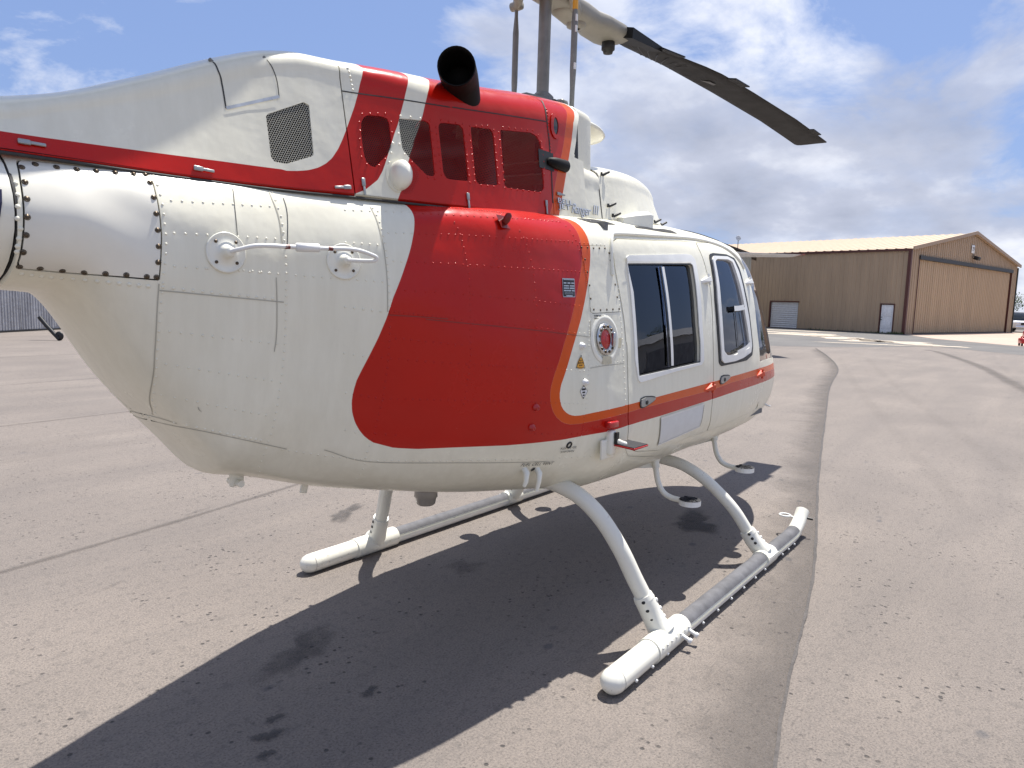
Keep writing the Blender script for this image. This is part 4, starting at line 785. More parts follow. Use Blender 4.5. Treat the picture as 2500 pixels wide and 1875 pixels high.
"q19": [14,"k",[[-0.2592,2.2636],[-0.2653,2.2047],[-0.2539,2.1355],[-0.2537,2.0875]]],
"q20": [6,"k",[[-1.1659,2.2116],[-1.1638,2.1878],[-1.1589,2.1642],[-1.158,2.1429]]]}
# ------------------------------------------------------------------ skin tools
def sdf(poly, pts):
    """signed distance to a closed polygon, negative inside"""
    A = np.asarray(poly, float); B = np.roll(A, -1, 0); p = np.asarray(pts, float); best = np.full(len(p), 1e9); ins = np.zeros(len(p), bool)
    for a, b in zip(A, B):
        e = b-a; L = e@e
        if L < 1e-14: continue
        t = np.clip(((p-a)@e)/L, 0, 1); d = np.hypot(*(p-a-t[:,None]*e).T); best = np.minimum(best, d)
        c = (a[1] <= p[:,1]) != (b[1] <= p[:,1])
        with np.errstate(divide='ignore', invalid='ignore'): xx = a[0]+(p[:,1]-a[1])*e[0]/e[1]
        ins ^= c & (p[:,0] < xx)
    return np.where(ins, -best, best)
def chaikin(poly, n=2):
    P = np.asarray(poly, float)
    for _ in range(n):
        Q = np.roll(P, -1, 0); P = np.stack([P*.75+Q*.25, P*.25+Q*.75], 1).reshape(-1, 2)
    return P
def round_poly(poly, r=.015, n=2):
    P = np.asarray(poly, float); out = []
    for i in range(len(P)):
        a, b, c = P[i-1], P[i], P[(i+1)%len(P)]; la, lc = np.linalg.norm(a-b), np.linalg.norm(c-b)
        if la > 1e-6: out.append(b+(a-b)/la*min(r,la*.45))
        out.append(b)
        if lc > 1e-6: out.append(b+(c-b)/lc*min(r,lc*.45))
    return chaikin(out, n)
def smooth_open(pts, n=6): return np.array([(p.x,p.y) for p in spline([(a,b,0) for a, b in pts], n)])
class Skin:
    def __init__(s, V, F, Nn, A): s.V, s.F, s.N, s.A = V, F, Nn, A
    def sub(s, mask):
        F = s.F[mask]; u, inv = np.unique(F, return_inverse=True); return Skin(s.V[u], inv.reshape(F.shape), s.N[u], {k: a[u] for k, a in s.A.items()})
    def clip(s, f):
        """keep the part where f < 0, splitting the triangles that the edge crosses"""
        f = np.where(np.abs(f) < 1e-7, 1e-7, f); ins = f[s.F] < 0; cnt = ins.sum(1); keep = []; n0 = len(s.V); ij = []; tt = []; cache = {}
        def cut(i, j):
            k = (i,j) if i < j else (j,i)
            if k not in cache: cache[k] = n0+len(ij); ij.append(k); tt.append(f[k[0]]/(f[k[0]]-f[k[1]]))
            return cache[k]
        for tri, iv in zip(s.F[(cnt > 0) & (cnt < 3)].tolist(), ins[(cnt > 0) & (cnt < 3)]):
            if iv.sum() == 1:
                k = int(np.argmax(iv)); a, b, c = tri[k], tri[(k+1)%3], tri[(k+2)%3]; keep.append((a, cut(a,b), cut(a,c)))
            else:
                k = int(np.argmin(iv)); a, b, c = tri[k], tri[(k+1)%3], tri[(k+2)%3]; ab, ac = cut(a,b), cut(a,c); keep += [(ab,b,c), (ab,c,ac)]
        F = np.vstack([s.F[cnt == 3], np.array(keep, int).reshape(-1,3)])
        if not len(F): return Skin(np.zeros((0,3)), np.zeros((0,3),int), np.zeros((0,3)), {k: np.zeros(0) for k in s.A})
        if ij:
            I, J = np.array(ij).T; t = np.array(tt)[:,None]; lerp = lambda a: np.concatenate([a, a[I]+(a[J]-a[I])*(t if a.ndim > 1 else t[:,0])])
            Nn = lerp(s.N); return Skin(lerp(s.V), F, Nn/np.maximum(np.linalg.norm(Nn,axis=1,keepdims=True),1e-12), {k: lerp(a) for k, a in s.A.items()}).sub(slice(None))
        return Skin(s.V, F, s.N, s.A).sub(slice(None))
    def near(s, poly, pad=.03):
        lo, hi = np.min(poly,0)-pad, np.max(poly,0)+pad; q = s.xz(); ok = ((q >= lo) & (q <= hi)).all(1); return s.sub(ok[s.F].any(1))
    def side(s, sg): return s.sub(s.V[s.F][:,:,1].mean(1)*sg > 0)
    def xz(s): return s.V[:,[0,2]]
    def inside(s, poly, d=0.0): return s.clip(sdf(poly, s.xz())-d)
    def outside(s, poly, d=0.0): return s.clip(d-sdf(poly, s.xz()))
    def build(s, name, mat, parent, off=0.0, thick=0.0, inner=None):
        n = len(s.V); V = s.V+s.N*off; F = [tuple(t) for t in s.F]; ln = [s.N[i] for t in F for i in t]; mi = [0]*len(F); at = {k: list(a) for k, a in s.A.items()}
        if thick:
            Vi = V-s.N*thick; V = np.vstack([V,Vi]); F2 = [(t[2]+n,t[1]+n,t[0]+n) for t in F]; ln += [-s.N[i-n] for t in F2 for i in t]; mi += [1]*len(F2)
            e = np.vstack([s.F[:,[0,1]],s.F[:,[1,2]],s.F[:,[2,0]]]); key = np.sort(e,1); u, ix, c = np.unique(key, axis=0, return_index=True, return_counts=True); rim = e[ix[c == 1]]
            F3 = []; extra = []; b = len(V)
            for i, j in rim:
                q = [V[j],V[i],V[i+n],V[j+n]]; nn = np.cross(q[1]-q[0], q[2]-q[1]); L = np.linalg.norm(nn); nn = nn/L if L > 1e-12 else s.N[i]; extra += q; F3.append((b,b+1,b+2,b+3)); b += 4; ln += [nn]*4
            for k in at: at[k] = at[k]+at[k]+[at[k][w] for i, j in rim for w in (j,i,i,j)]
            if extra: V = np.vstack([V,np.array(extra)])
            F = F+F2+F3; mi += [0]*len(F3)
        return obj(name, V, F, mat, parent, attrs=at, loopn=ln, mats=[mat, inner or mat], midx=mi)
def make_skin(xs, G):
    V, Q = grid_mesh(xs, G); m = len(xs); k = len(V)//m; P = V.reshape(m,k,3)
    du = np.gradient(P, axis=0); dv = np.gradient(P, axis=1); Nn = np.cross(dv, du).reshape(-1,3); L = np.linalg.norm(Nn, axis=1, keepdims=True); Nn = Nn/np.where(L < 1e-12, 1, L)
    return Skin(V, np.vstack([Q[:,[0,1,2]],Q[:,[0,2,3]]]), Nn, {})
D = {k: np.array(v) for k, v in MARKS.items()}

HELI = empty('helicopter'); tag(HELI, 'white helicopter with red and orange bands parked on skids on the apron', 'helicopter')

# ---- lower body skin with its livery
xs = np.r_[np.linspace(-2.125,2.5,258), 2.5+.64*np.sin(np.linspace(0,1,46)[1:]*math.pi/2)]
LOW = make_skin(xs, lower_grid(xs, 112))
ext = lambda a, x: [(x, a[-1][1]-(x-a[-1][0])*.02)]
red_poly = np.vstack([[(D['red_left'][0][0]-.02,2.3)], D['red_left'], ext(D['red_left'],3.4), ext(D['org_inner'],3.4), D['org_inner'][::-1], [(D['org_inner'][0][0],2.3)]])
org_poly = np.vstack([D['org_outer'], ext(D['org_outer'],3.4), ext(D['org_inner'],3.4), D['org_inner'][::-1], [(D['org_inner'][0][0],2.3),(D['org_outer'][0][0],2.3)]])
def livery(S): S.A['f_red'] = sdf(red_poly, S.xz()); S.A['f_org'] = sdf(org_poly, S.xz())
livery(LOW)
# ---- cowling skin
kx = np.linspace(-3.1,-.0,190); COW = make_skin(kx, cowl_grid(kx, 62))
kr1 = np.vstack([[(-3.4,D['k_red1_top'][0][1]+.01)], D['k_red1_top'], [(D['k_red1_top'][-1][0]+.005,2.6),(D['k_red1_right'][0][0],2.6)], D['k_red1_right'], [(D['k_red1_right'][-1][0]-.06,1.5),(-3.4,1.5)]])
kr2 = np.vstack([[(D['k_red2_left'][0][0]+.0,2.6)], D['k_red2_left'], [(D['k_red2_left'][-1][0]-.02,1.5),(D['k_org_left'][-1][0]-.04,1.5)], D['k_org_left'][::-1], [(D['k_org_left'][0][0]+.04,2.6)]])
ko = np.vstack([D['k_org_left'], [(D['k_org_left'][-1][0]-.04,1.5),(D['k_org_right'][-1][0]-.04,1.5)], D['k_org_right'][::-1], [(D['k_org_right'][0][0]+.04,2.6),(D['k_org_left'][0][0]+.04,2.6)]])
COW.A['f_red'] = np.minimum(sdf(kr1, COW.xz()), sdf(kr2, COW.xz())); COW.A['f_org'] = sdf(ko, COW.xz())
BV = {'l': BVHTree.FromPolygons([tuple(v) for v in LOW.V], [tuple(map(int,t)) for t in LOW.F]), 'k': BVHTree.FromPolygons([tuple(v) for v in COW.V], [tuple(map(int,t)) for t in COW.F])}
def on(x, z, sg=-1, s='l'):
    """point and outward normal on the skin at station x, height z on side sg (-1 right, +1 left)"""
    q, n, i, d = BV[s].ray_cast(Vector((x,sg*3,z)), Vector((0,-sg,0)))
    if q is None:
        q, n, i, d = BV[s].find_nearest(Vector((x,sg*.3,z)))
    if n.y*sg < 0: n = -n
    return q, n
def fine(poly, sg, s='l', n=26, pad=.004):
    """small dense piece of skin around a mark, so that narrow shapes cut cleanly"""
    lo, hi = np.min(poly,0)-pad, np.max(poly,0)+pad; a = np.linspace(lo[0],hi[0],n); b = np.linspace(hi[1],lo[1],n); V = []; Nn = []
    for x in a:
        for z in b: p, nn = on(x,z,sg,s); V.append(p); Nn.append(nn)
    i, j = np.meshgrid(np.arange(n-1),np.arange(n-1),indexing='ij'); k = (i*n+j).ravel(); F = np.vstack([np.c_[k,k+1,k+n+1],np.c_[k,k+n+1,k+n]])
    if sg > 0: F = F[:,::-1]
    S = Skin(np.array([tuple(v) for v in V]), F, np.array([tuple(v) for v in Nn]), {})
    if s == 'l': livery(S)
    else: S.A['f_red'] = np.minimum(sdf(kr1, S.xz()), sdf(kr2, S.xz())); S.A['f_org'] = sdf(ko, S.xz())
    return S
def ribbon(name, pts, w, off, mat, parent, s='l', sides=(-1,1), n=6):
    for sg in sides:
        P = smooth_open(pts, n) if len(pts) > 2 else np.array([np.array(pts[0])+(np.array(pts[1])-np.array(pts[0]))*t for t in np.linspace(0,1,16)])
        q = [on(x,z,sg,s) for x, z in P]; V = []
        for i, (p, nn) in enumerate(q):
            t = (q[min(i+1,len(q)-1)][0]-q[max(i-1,0)][0]); t = t.normalized() if t.length > 1e-9 else Vector((1,0,0)); sd = nn.cross(t).normalized()*(w/2); V += [p+sd+nn*off, p-sd+nn*off]
        o = obj(name, V, [(2*i,2*i+1,2*i+3,2*i+2) if sg < 0 else (2*i,2*i+2,2*i+3,2*i+1) for i in range(len(q)-1)], mat, parent, True)
    return o
def rivet_row(r, sg, V, F, A, S, rad):
    n, s, pts = r; P = np.array(pts); L = np.r_[0, np.cumsum(np.hypot(*np.diff(P, axis=0).T))]; t = np.linspace(0, L[-1], n)
    for x, z in zip(np.interp(t, L, P[:,0]), np.interp(t, L, P[:,1])):
        p, nn = on(x, z, sg, s); u = nn.orthogonal().normalized(); w = nn.cross(u); b = len(V)
        for rr, hh in ((1.0,-.1),(.78,.36)):
            for k in range(8): a = k*math.pi/4; V.append(p+(u*math.cos(a)+w*math.sin(a))*rad*rr+nn*(rad*hh))
        V.append(p+nn*rad*.52); F += [(b+k,b+(k+1)%8,b+8+(k+1)%8,b+8+k) for k in range(8)]+[(b+8+k,b+8+(k+1)%8,b+16) for k in range(8)]
        A.append((x,z,s))
def rivets(parent, which):
    V = []; F = []; A = []
    for k, r in RIVETS.items():
        if r[1] != which: continue
        rad = .0062 if k in ('p2','p3') else (.0048 if k in ('e1','e2','i1') or k[0] == 'q' else .0038)
        for sg in (-1,1): rivet_row(r, sg, V, F, A, which, rad)
    xz = np.repeat(np.array([(a[0],a[1]) for a in A]), 17, axis=0)
    fr, fo = (sdf(red_poly, xz), sdf(org_poly, xz)) if which == 'l' else (np.minimum(sdf(kr1, xz), sdf(kr2, xz)), sdf(ko, xz))
    o = obj('rivets', V, F, PAINT, parent, True, attrs={'f_red':fr,'f_org':fo}); return tag(o, 'rows of small painted dome rivets', kind='stuff')

# ---- openings
rear_door, front_door = round_poly(D['rear_door'],.03), round_poly(D['front_door'],.03)
rear_win, rear_frame = round_poly(D['rear_win'],.008), round_poly(D['rear_frame'],.02)
front_win, front_frame, front_seal = round_poly(D['front_win'],.02), round_poly(D['front_frame'],.02), round_poly(D['front_seal'],.02)
ws = np.vstack([[(2.02,2.2),(2.0,1.95),(1.93,1.875)], D['windshield'][:-3], [(2.02,1.137),(2.3,1.135),(2.6,1.12),(2.85,1.09),(3.3,1.06),(3.3,2.2)]])
chin = np.array([(2.36,.765),(2.50,.86),(2.62,.945),(2.78,.97),(2.95,.95),(3.0,.88),(2.96,.79),(2.80,.715),(2.55,.70),(2.40,.72)]); chin = chaikin(chin,2)
acc, smallp = D['access_panel'], D['small_panel']
top = LOW.sub(LOW.V[LOW.F][:,:,2].mean(1) > 1.6)
def roofwin(S): return np.where(S.V[:,2] > 1.7, sdf(chaikin([(1.34,.09),(1.86,.09),(1.90,.25),(1.72,.385),(1.36,.385)],2), np.c_[S.V[:,0],np.abs(S.V[:,1])]), 1.0)
chin_f = lambda S: np.maximum(sdf(chin, S.xz()), .07-np.abs(S.V[:,1]))
B0 = LOW.clip(-roofwin(LOW)); B0 = B0.outside(ws); B0 = B0.clip(-chin_f(B0))
for pl in (rear_door, front_door): B0 = B0.outside(pl, .0)
B0 = B0.outside(acc); B0 = B0.outside(smallp)
FUS = B0.build('fuselage', PAINT, HELI, 0, .014, INNER)
rivets(FUS, 'l')
# panels set flush in their openings with a dark joint behind
def joint(poly, sk, name='joint', w=.012, depth=-.012, par=None, sides=(-1,1)):
    for sg in sides: S = sk.side(sg); S.inside(poly, w).outside(poly, -w).build(name, SEAM, par or FUS, depth)
joint(rear_door, LOW); joint(front_door, LOW); joint(acc, LOW, w=.010, depth=-.006); joint(smallp, LOW, w=.008, depth=-.006)
screw = MB(); screw.lathe([(.0095,-.001),(.0095,.0012),(.0075,.0018)], (0,0,0), (0,0,1), 14).lathe([(.0065,.0018),(.0062,.0034),(.003,.0048),(0,.005)], (0,0,0), (0,0,1), 12)
SCREW = screw.build('screw', SCREWM, FUS); SCREW_ME = SCREW.data; bpy.data.objects.remove(SCREW)
def put_at(me, name, p, n, parent, off=0.0, spin=0.0, sc=1.0):
    o = bpy.data.objects.new(name, me); COL.objects.link(o); o.parent = parent
    x = Vector((1,0,0)); x = (x-n*x.dot(n)).normalized(); y = n.cross(x); rot = Matrix((x,y,n)).transposed() @ Matrix.Rotation(spin,3,'Z')
    m = rot.to_4x4(); m.translation = p+n*off; o.matrix_local = m @ Matrix.Scale(sc,4); return o
for sg in (-1,1):
    P = LOW.side(sg).inside(acc, -.004).build('access_panel', PANELP, FUS, .001, .006)
    for x, z in D['screws']: p, n = on(x,z,sg); put_at(SCREW_ME, 'screw', p, n, P, .0015, 0, .74)
    P = LOW.side(sg).inside(smallp, -.002).build('access_panel', PAINT, FUS, .001, .006)
    for x, z in D['panel_screws']: p, n = on(x,z,sg); put_at(SCREW_ME, 'screw', p, n, P, .0012, 0, .55)
# lap joints and cracks
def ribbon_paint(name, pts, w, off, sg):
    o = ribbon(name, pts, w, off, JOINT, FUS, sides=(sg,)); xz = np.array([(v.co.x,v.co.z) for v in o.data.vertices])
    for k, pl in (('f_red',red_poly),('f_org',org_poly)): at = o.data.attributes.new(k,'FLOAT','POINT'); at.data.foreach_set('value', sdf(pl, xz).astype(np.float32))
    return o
for k in D:
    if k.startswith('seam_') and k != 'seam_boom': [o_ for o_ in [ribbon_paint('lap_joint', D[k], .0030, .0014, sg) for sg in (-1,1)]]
ribbon('crack', D['crack1'], .0020, .0012, SEAM, FUS, sides=(-1,)); ribbon('crack', D['crack2'], .0024, .0012, SEAM, FUS, sides=(-1,))

# ---- doors
fx = np.arange(-.03,1.98,.008); DOORSK = make_skin(fx, lower_grid(fx, 250)); DOORSK = DOORSK.sub((DOORSK.V[DOORSK.F][:,:,2].mean(1) < 1.90) & (DOORSK.V[DOORSK.F][:,:,2].mean(1) > .68)); livery(DOORSK)
LATCH = plain('latch_grey', (.36,.37,.36), .35, .5, .1, 20)
def handle(sk, poly, par, sg):
    pl = chaikin(poly,1); sk = fine(pl, sg, 'l', 30, .012); h = sk.inside(pl).build('handle', LATCH, par, .010, .006); sk.inside(pl,.006).outside(pl,-.001).build('handle_recess', BLACK, h, .0045)
    c = np.mean(poly, 0); p, n = on(c[0]-.005, c[1], sg); MB().lathe([(.011,0),(.011,.003),(.007,.004),(0,.004)], p+n*.010, n, 14).build('keyhole', DARK, h)
for sg in (-1,1):
    sk = DOORSK.side(sg)
    d1 = sk.inside(rear_door, -.004).outside(rear_win)
    dr = d1.build('rear_door', PAINT, HELI, .002, .026, INNER)
    sk.near(rear_frame).inside(rear_frame).outside(rear_win, .001).build('window_frame', WHITEP, dr, .007, .006)
    gl = sk.near(rear_win).inside(rear_win, .003); xm0, xm1 = .475, .505
    mid = .5
    gl.clip(gl.V[:,0]-.50).build('window_pane', GLASS_R, dr, -.006, .004)
    gl.clip(.47-gl.V[:,0]).build('window_pane', GLASS_R, dr, -.014, .004)
    ribbon('window_channel', [(.486,1.185),(.487,1.30),(.481,1.50),(.470,1.66)], .026, .010, WHITEP, dr, sides=(sg,)); ribbon('window_seal', [(.464,1.185),(.465,1.30),(.459,1.50),(.449,1.66)], .018, .004, BLACK, dr, sides=(sg,))
    rw = sk.near(rear_win).inside(rear_win, .002).outside(rear_win, -.006); rw.build('window_seal', BLACK, dr, .002)
    ribbon('rain_strip', [(.115,1.672),(.45,1.69),(.83,1.712)], .016, .012, WHITEP, dr, sides=(sg,))
    handle(sk, D['handle_rear'], dr, sg)
    pk = D['door_placard']; pc = sk.near(pk).inside(pk).build('placard', plain('placard_white', (.66,.68,.68), .4, 0, .05, 18), dr, .005); ribbon('placard_frame', [pk[0],pk[1]], .010, .007, WHITEP, pc, sides=(sg,)); ribbon('placard_frame', [pk[3],pk[2]], .008, .007, WHITEP, pc, sides=(sg,)); ribbon('placard_edge', [pk[1],pk[2]], .004, .0068, SEAM, pc, sides=(sg,)); ribbon('placard_edge', [pk[0],pk[3]], .005, .0068, LSEAM, pc, sides=(sg,))
    d2 = sk.inside(front_door, -.004).outside(front_frame, -.004)
    df = d2.build('front_door', PAINT, HELI, .002, .026, INNER)
    sk.near(front_seal).inside(front_seal).outside(front_frame, -.006).build('window_seal', BLACK, df, .006, .008)
    sk.near(front_frame).inside(front_frame).outside(front_win).build('window_frame', WHITEP, df, .013, .018)
    sk.near(front_win).inside(front_win, .003).build('window_pane', GLASS_F, df, -.002, .004)
    ribbon('window_seal', [(1.42,1.245),(1.412,1.34),(1.40,1.45)], .012, .003, BLACK, df, sides=(sg,))
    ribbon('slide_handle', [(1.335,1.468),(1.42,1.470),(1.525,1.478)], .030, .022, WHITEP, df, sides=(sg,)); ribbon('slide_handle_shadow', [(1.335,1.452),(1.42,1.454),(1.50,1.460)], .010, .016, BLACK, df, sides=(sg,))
    ribbon('slide_rail', [(1.36,1.215),(1.50,1.232),(1.62,1.258)], .022, .018, WHITEP, df, sides=(sg,)); ribbon('slide_rail', [(1.545,1.478),(1.58,1.38),(1.612,1.275)], .014, .018, WHITEP, df, sides=(sg,))
    handle(sk, D['handle_front'], df, sg)
    for hk, hm in (('hinges',WHITEP),('hinges_red',ORGP)):
        for (x, z), par in zip(D[hk], (dr, df)):
            p, n = on(x,z,sg); m = MB(); t = Vector((1,0,.1)).normalized(); u = n.cross(t).normalized()
            m.add([p-t*.075-u*.012, p+t*.03-u*.020, p+t*.03+u*.022, p-t*.075+u*.004, p-t*.06+n*.008, p+t*.026-u*.014+n*.030, p+t*.026+u*.014+n*.026], [(0,1,5,4),(1,2,6,5),(2,3,4,6),(4,5,6),(0,4,3)])
            m.tube([p+t*.014-u*.03+n*.016, p+t*.02+u*.03+n*.016], .007, 8); m.build('hinge', hm, par)
# drip rail along the door tops
rail = [(-.01,1.60),(-.005,1.70),(.03,1.765),(.10,1.785),(.5,1.812),(1.0,1.842),(1.35,1.842),(1.55,1.818),(1.68,1.775),(1.74,1.72)]
for sg in (-1,1):
    q = [on(x,z,sg) for x, z in smooth_open(rail, 8)]; MB().tube([p+n*.004 for p, n in q], .0085, 8).build('drip_rail', CREAM, HELI)

# ---- glazing
WSH = LOW.inside(ws, .004).build('windshield', GLASS_W, HELI, -.003, .004)
for sg in (-1,1):
    c = LOW.side(sg); c.clip(chin_f(c)-.004).build('chin_window', GLASS_W, HELI, -.003, .004)
    c = LOW.side(sg); c.clip(roofwin(c)-.012).build('roof_window', GLASS_T, HELI, .004, .004)
m = MB(); prof = [(x, LOW.V[np.argmin(np.abs(LOW.V[:,0]-x)+np.abs(LOW.V[:,1])*5-LOW.V[:,2]*.2)][2]) for x in np.linspace(1.97,3.0,26)]
cen = lower_grid(np.linspace(1.97,3.06,30), 40)[:,0,1]; P = [(x,0,z) for x, z in zip(np.linspace(1.97,3.06,30), cen)]
m.tube([(a,0,b-.004) for a, _, b in P], .022, 8, True, .45); m.build('windshield_post', CREAM, HELI)

# ---- cowling: aft fairing, engine cowl with perforated panels, transmission cowl
xa, xf = -1.197, -.262
gr = {k: round_poly(D[k],.012) for k in ('k_grille1','k_grille2','k_grille3','k_grille4','k_grille5','k_grille6')}
SK = {'tail_fairing': COW.clip(COW.V[:,0]-(xa-.002)), 'engine_cowling': None, 'transmission_cowling': COW.clip((xf+.002)-COW.V[:,0])}
mid_ = COW.clip((xa+.002)-COW.V[:,0]); SK['engine_cowling'] = mid_.clip(mid_.V[:,0]-(xf-.002))
front_edge = np.vstack([D['k_org_right']+np.array([.035,0])])     # slanted front lip of the intake opening
fe_poly = np.vstack([[(front_edge[0][0]+.02,2.6)], front_edge[:4], [(.2,2.085),(.2,2.6)]])
PARTS = {}
for nm, S in SK.items():
    use = {'tail_fairing':['k_grille1'],'engine_cowling':['k_grille2','k_grille3','k_grille4','k_grille5','k_grille6'],'transmission_cowling':[]}[nm]
    body = S
    for k in use: body = body.outside(gr[k])
    if nm == 'transmission_cowling': body = body.outside(fe_poly)
    PARTS[nm] = body.build(nm, PAINT, HELI, 0, .006, DARK)
    for k in use:
        for sg in (-1,1): S.side(sg).inside(gr[k], .006).build('vent_screen', PERF, PARTS[nm], -.0015)
rivets(PARTS['engine_cowling'], 'k')
ribbon('cowl_joint', D['k_seam_aft'], .007, -.004, SEAM, PARTS['engine_cowling'], 'k'); ribbon('cowl_joint', D['k_seam_fwd'], .008, .0012, SEAM, PARTS['engine_cowling'], 'k')
for k in ('k_hinge','k_hinge2'): ribbon('hinge_line', D[k], .004, .0012, SEAM, PARTS['engine_cowling'], 'k')
ribbon('hatch_joint', D['k_hatch'][:4], .0045, .0012, SEAM, PARTS['tail_fairing'], 'k', (-1,), 4); ribbon('hatch_hinge', [D['k_hatch'][3],D['k_hatch'][4]], .009, .003, STEEL, PARTS['tail_fairing'], 'k', (-1,)); ribbon('hatch_joint', D['k_hatch'][4:], .003, .0012, SEAM, PARTS['tail_fairing'], 'k', (-1,), 4)
kb = [(x, z) for x, z in zip(np.linspace(-2.6,-.02,60), np.interp(np.linspace(-2.6,-.02,60), kx, cowl_grid(kx,62)[:,-1,1]))]
for sg in (-1,1):                                          # dark tube standing in for the shade in the cowl-to-deck gap
    m = MB(); g = cowl_grid(np.linspace(-2.8,-.0,70), 62)[:,-1]; m.tube([(x,sg*(y-.002),z-.004) for x, (y, z) in zip(np.linspace(-2.8,-.0,70), g)], .0045, 6); m.build('cowl_gap', SEAM, PARTS['engine_cowling'])
# bulged blister with its mesh mouth
for sg in (-1,1):
    b_ = D['k_blister']; p, n = on(*b_[0], sg, 'k'); fl = chaikin(D['k_flange'],2)
    f = fine(fl, sg, 'k', 30).inside(fl).build('blister', PAINT, PARTS['engine_cowling'], .003, .004)
    fine(chaikin(D['k_flange']+np.array([.034,.0]),2), sg, 'k', 30).inside(chaikin(D['k_flange']+np.array([.034,.0]),2)).outside(fl).build('mouth_screen', PERF, f, .0016)
    m = MB(); m.lathe([(.050,0),(.0495,.018),(.045,.036),(.033,.050),(.016,.057),(0,.059)], p+n*.002, n, 28, .70, up=(0,0,1)); m.build('bulge', CREAM, f)
# latches
lt = MB(); lt.box((0,.010,.003), (.013,.026,.006), None, .002); lt.box((0,-.018,.003), (.008,.032,.005), None, .0015); lt = lt.build('latch', LATCH, HELI); LT = lt.data; bpy.data.objects.remove(lt)
for k, par, spin in (('k_latches','engine_cowling',0),('k_latch3','engine_cowling',0),('k_latch_h','tail_fairing',1.5),('k_latch_h2','tail_fairing',-1.5),('k_latch_h3','transmission_cowling',1.57)):
    for x, z in D[k]:
        for sg in (-1,1): p, n = on(x,z,sg,'k'); put_at(LT, 'latch', p, n, PARTS[par], .001, spin)
for x, z in ((D['k_hatch'][0]),(D['k_hatch'][-1])):
    p, n = on(x, z, -1, 'k'); MB().box(tuple(p+Vector((0,.008,.004))), (.018,.008,.010), Matrix.Rotation(.6,3,'Y'), .002).build('hatch_latch', GREYM, PARTS['tail_fairing'])
# inspection oval and the black side scoop
for sg in (-1,1):
    ov = D['k_oval']; rx_, rz_ = (ov[4][0]-ov[3][0])/2, (ov[1][1]-ov[2][1])/2; c = ov[0]
    el = np.array([(c[0]+rx_*math.cos(t)*(1 if abs(math.cos(t))<2 else 1), c[1]+rz_*math.sin(t)) for t in np.linspace(0,2*math.pi,36,endpoint=False)]); e2 = c+(el-c)*np.array([.48,.66])
    ring_ = fine(el, sg, 'k', 30).inside(el).outside(e2).build('inspection_window', PAINT, PARTS['transmission_cowling'], .005, .004); fine(e2, sg, 'k', 20).inside(e2,.002).build('window_pane', CARG, ring_, .002)
    x, z = D['k_scoop'][0]; p, n = on(x+.035,z,sg,'k'); m = MB(); V = []
    for i, (dx, s_) in enumerate(((-.085,.0),(-.08,.55),(-.03,.9),(.05,1.0),(.055,.9),(.02,.8))):
        for k in range(16):
            t = 2*math.pi*k/16; V.append((p.x+dx, p.y+sg*(.010+.022*s_*math.cos(t))-sg*.004, p.z+.026*s_*math.sin(t)))
    m.add(V, [(i*16+k,i*16+(k+1)%16,(i+1)*16+(k+1)%16,(i+1)*16+k) for i in range(5) for k in range(16)], True); m.build('side_scoop', EXH, PARTS['transmission_cowling'])
    ribbon('scoop_plate', [(x-.10,z+.004),(x+.0,z+.002)], .075, .002, BLACK, PARTS['transmission_cowling'], 'k', (sg,))
# emblem lettering on the transmission cowl side (raised chrome on the lower fairing)
# ---- intake fairing and forward roof fairing
def shaped(name, secs, n, mat, parent, exps=2.6, cap=True):
    """closed-top loft: secs = (x, half width base, z base, half width shoulder, z shoulder, z crown)"""
    X = np.linspace(0,1,len(secs)); q = np.linspace(0,1,n); tab = cubic_rows(X, secs, q)
    G = np.array([cowl_section((*r[1:6], exps), 40) for r in tab]); return make_skin(tab[:,0], G)
white = lambda S: S.A.update(f_red=np.ones(len(S.V)), f_org=np.ones(len(S.V)))
st = shaped('s', [(-.03,.440,1.838,.418,1.99,2.115),(.04,.439,1.842,.416,1.99,2.110),(.10,.437,1.846,.412,1.99,2.105),(.148,.435,1.85,.410,1.99,2.105)], 14, PAINT, HELI, 4.0); white(st)
stf = np.vstack([D['k_org_right'][3:]+np.array([.0,0]), [(D['k_org_right'][-1][0],1.6),(.3,1.6),(.3,2.4),(D['k_org_right'][3][0],2.4)]])
INF = st.build('intake_fairing', PAINT, HELI, .0, .006)
# the white side between the orange band and the next joint lies on the transmission cowl; its forward part is this fairing
tw = shaped('t', [(-.02,.33,2.05,.32,2.30,2.360),(.0,.372,2.05,.366,2.298,2.358),(.06,.374,2.05,.366,2.296,2.355),(.125,.372,2.05,.362,2.290,2.345),(.15,.355,2.05,.340,2.27,2.31),(.24,.31,2.05,.27,2.22,2.26),(.36,.23,2.05,.19,2.16,2.19),(.47,.12,2.05,.10,2.12,2.14)], 60, PAINT, HELI, 3.6); white(tw)
tw.build('intake_tower', PAINT, INF, 0, .006)
m = MB(); m.lathe([(.02,-.045),(.10,-.030),(.160,-.004),(.170,.006),(.162,.016),(.10,.032),(.0,.040)], (.225,-.195,2.288), (.18,-.05,1), 32, .95); m.build('intake_lip', CREAM, INF)
m = MB(); m.lathe([(.02,-.045),(.10,-.030),(.160,-.004),(.170,.006),(.162,.016),(.10,.032),(.0,.040)], (.225,.195,2.288), (.18,.05,1), 32, .95); m.build('intake_lip', CREAM, INF)
[MB().box((-.014,sg*.352,2.20), (.03,.05,.19), Matrix.Rotation(-.10,3,'Y')).build('intake_slot', BLACK, INF) for sg in (-1,1)]
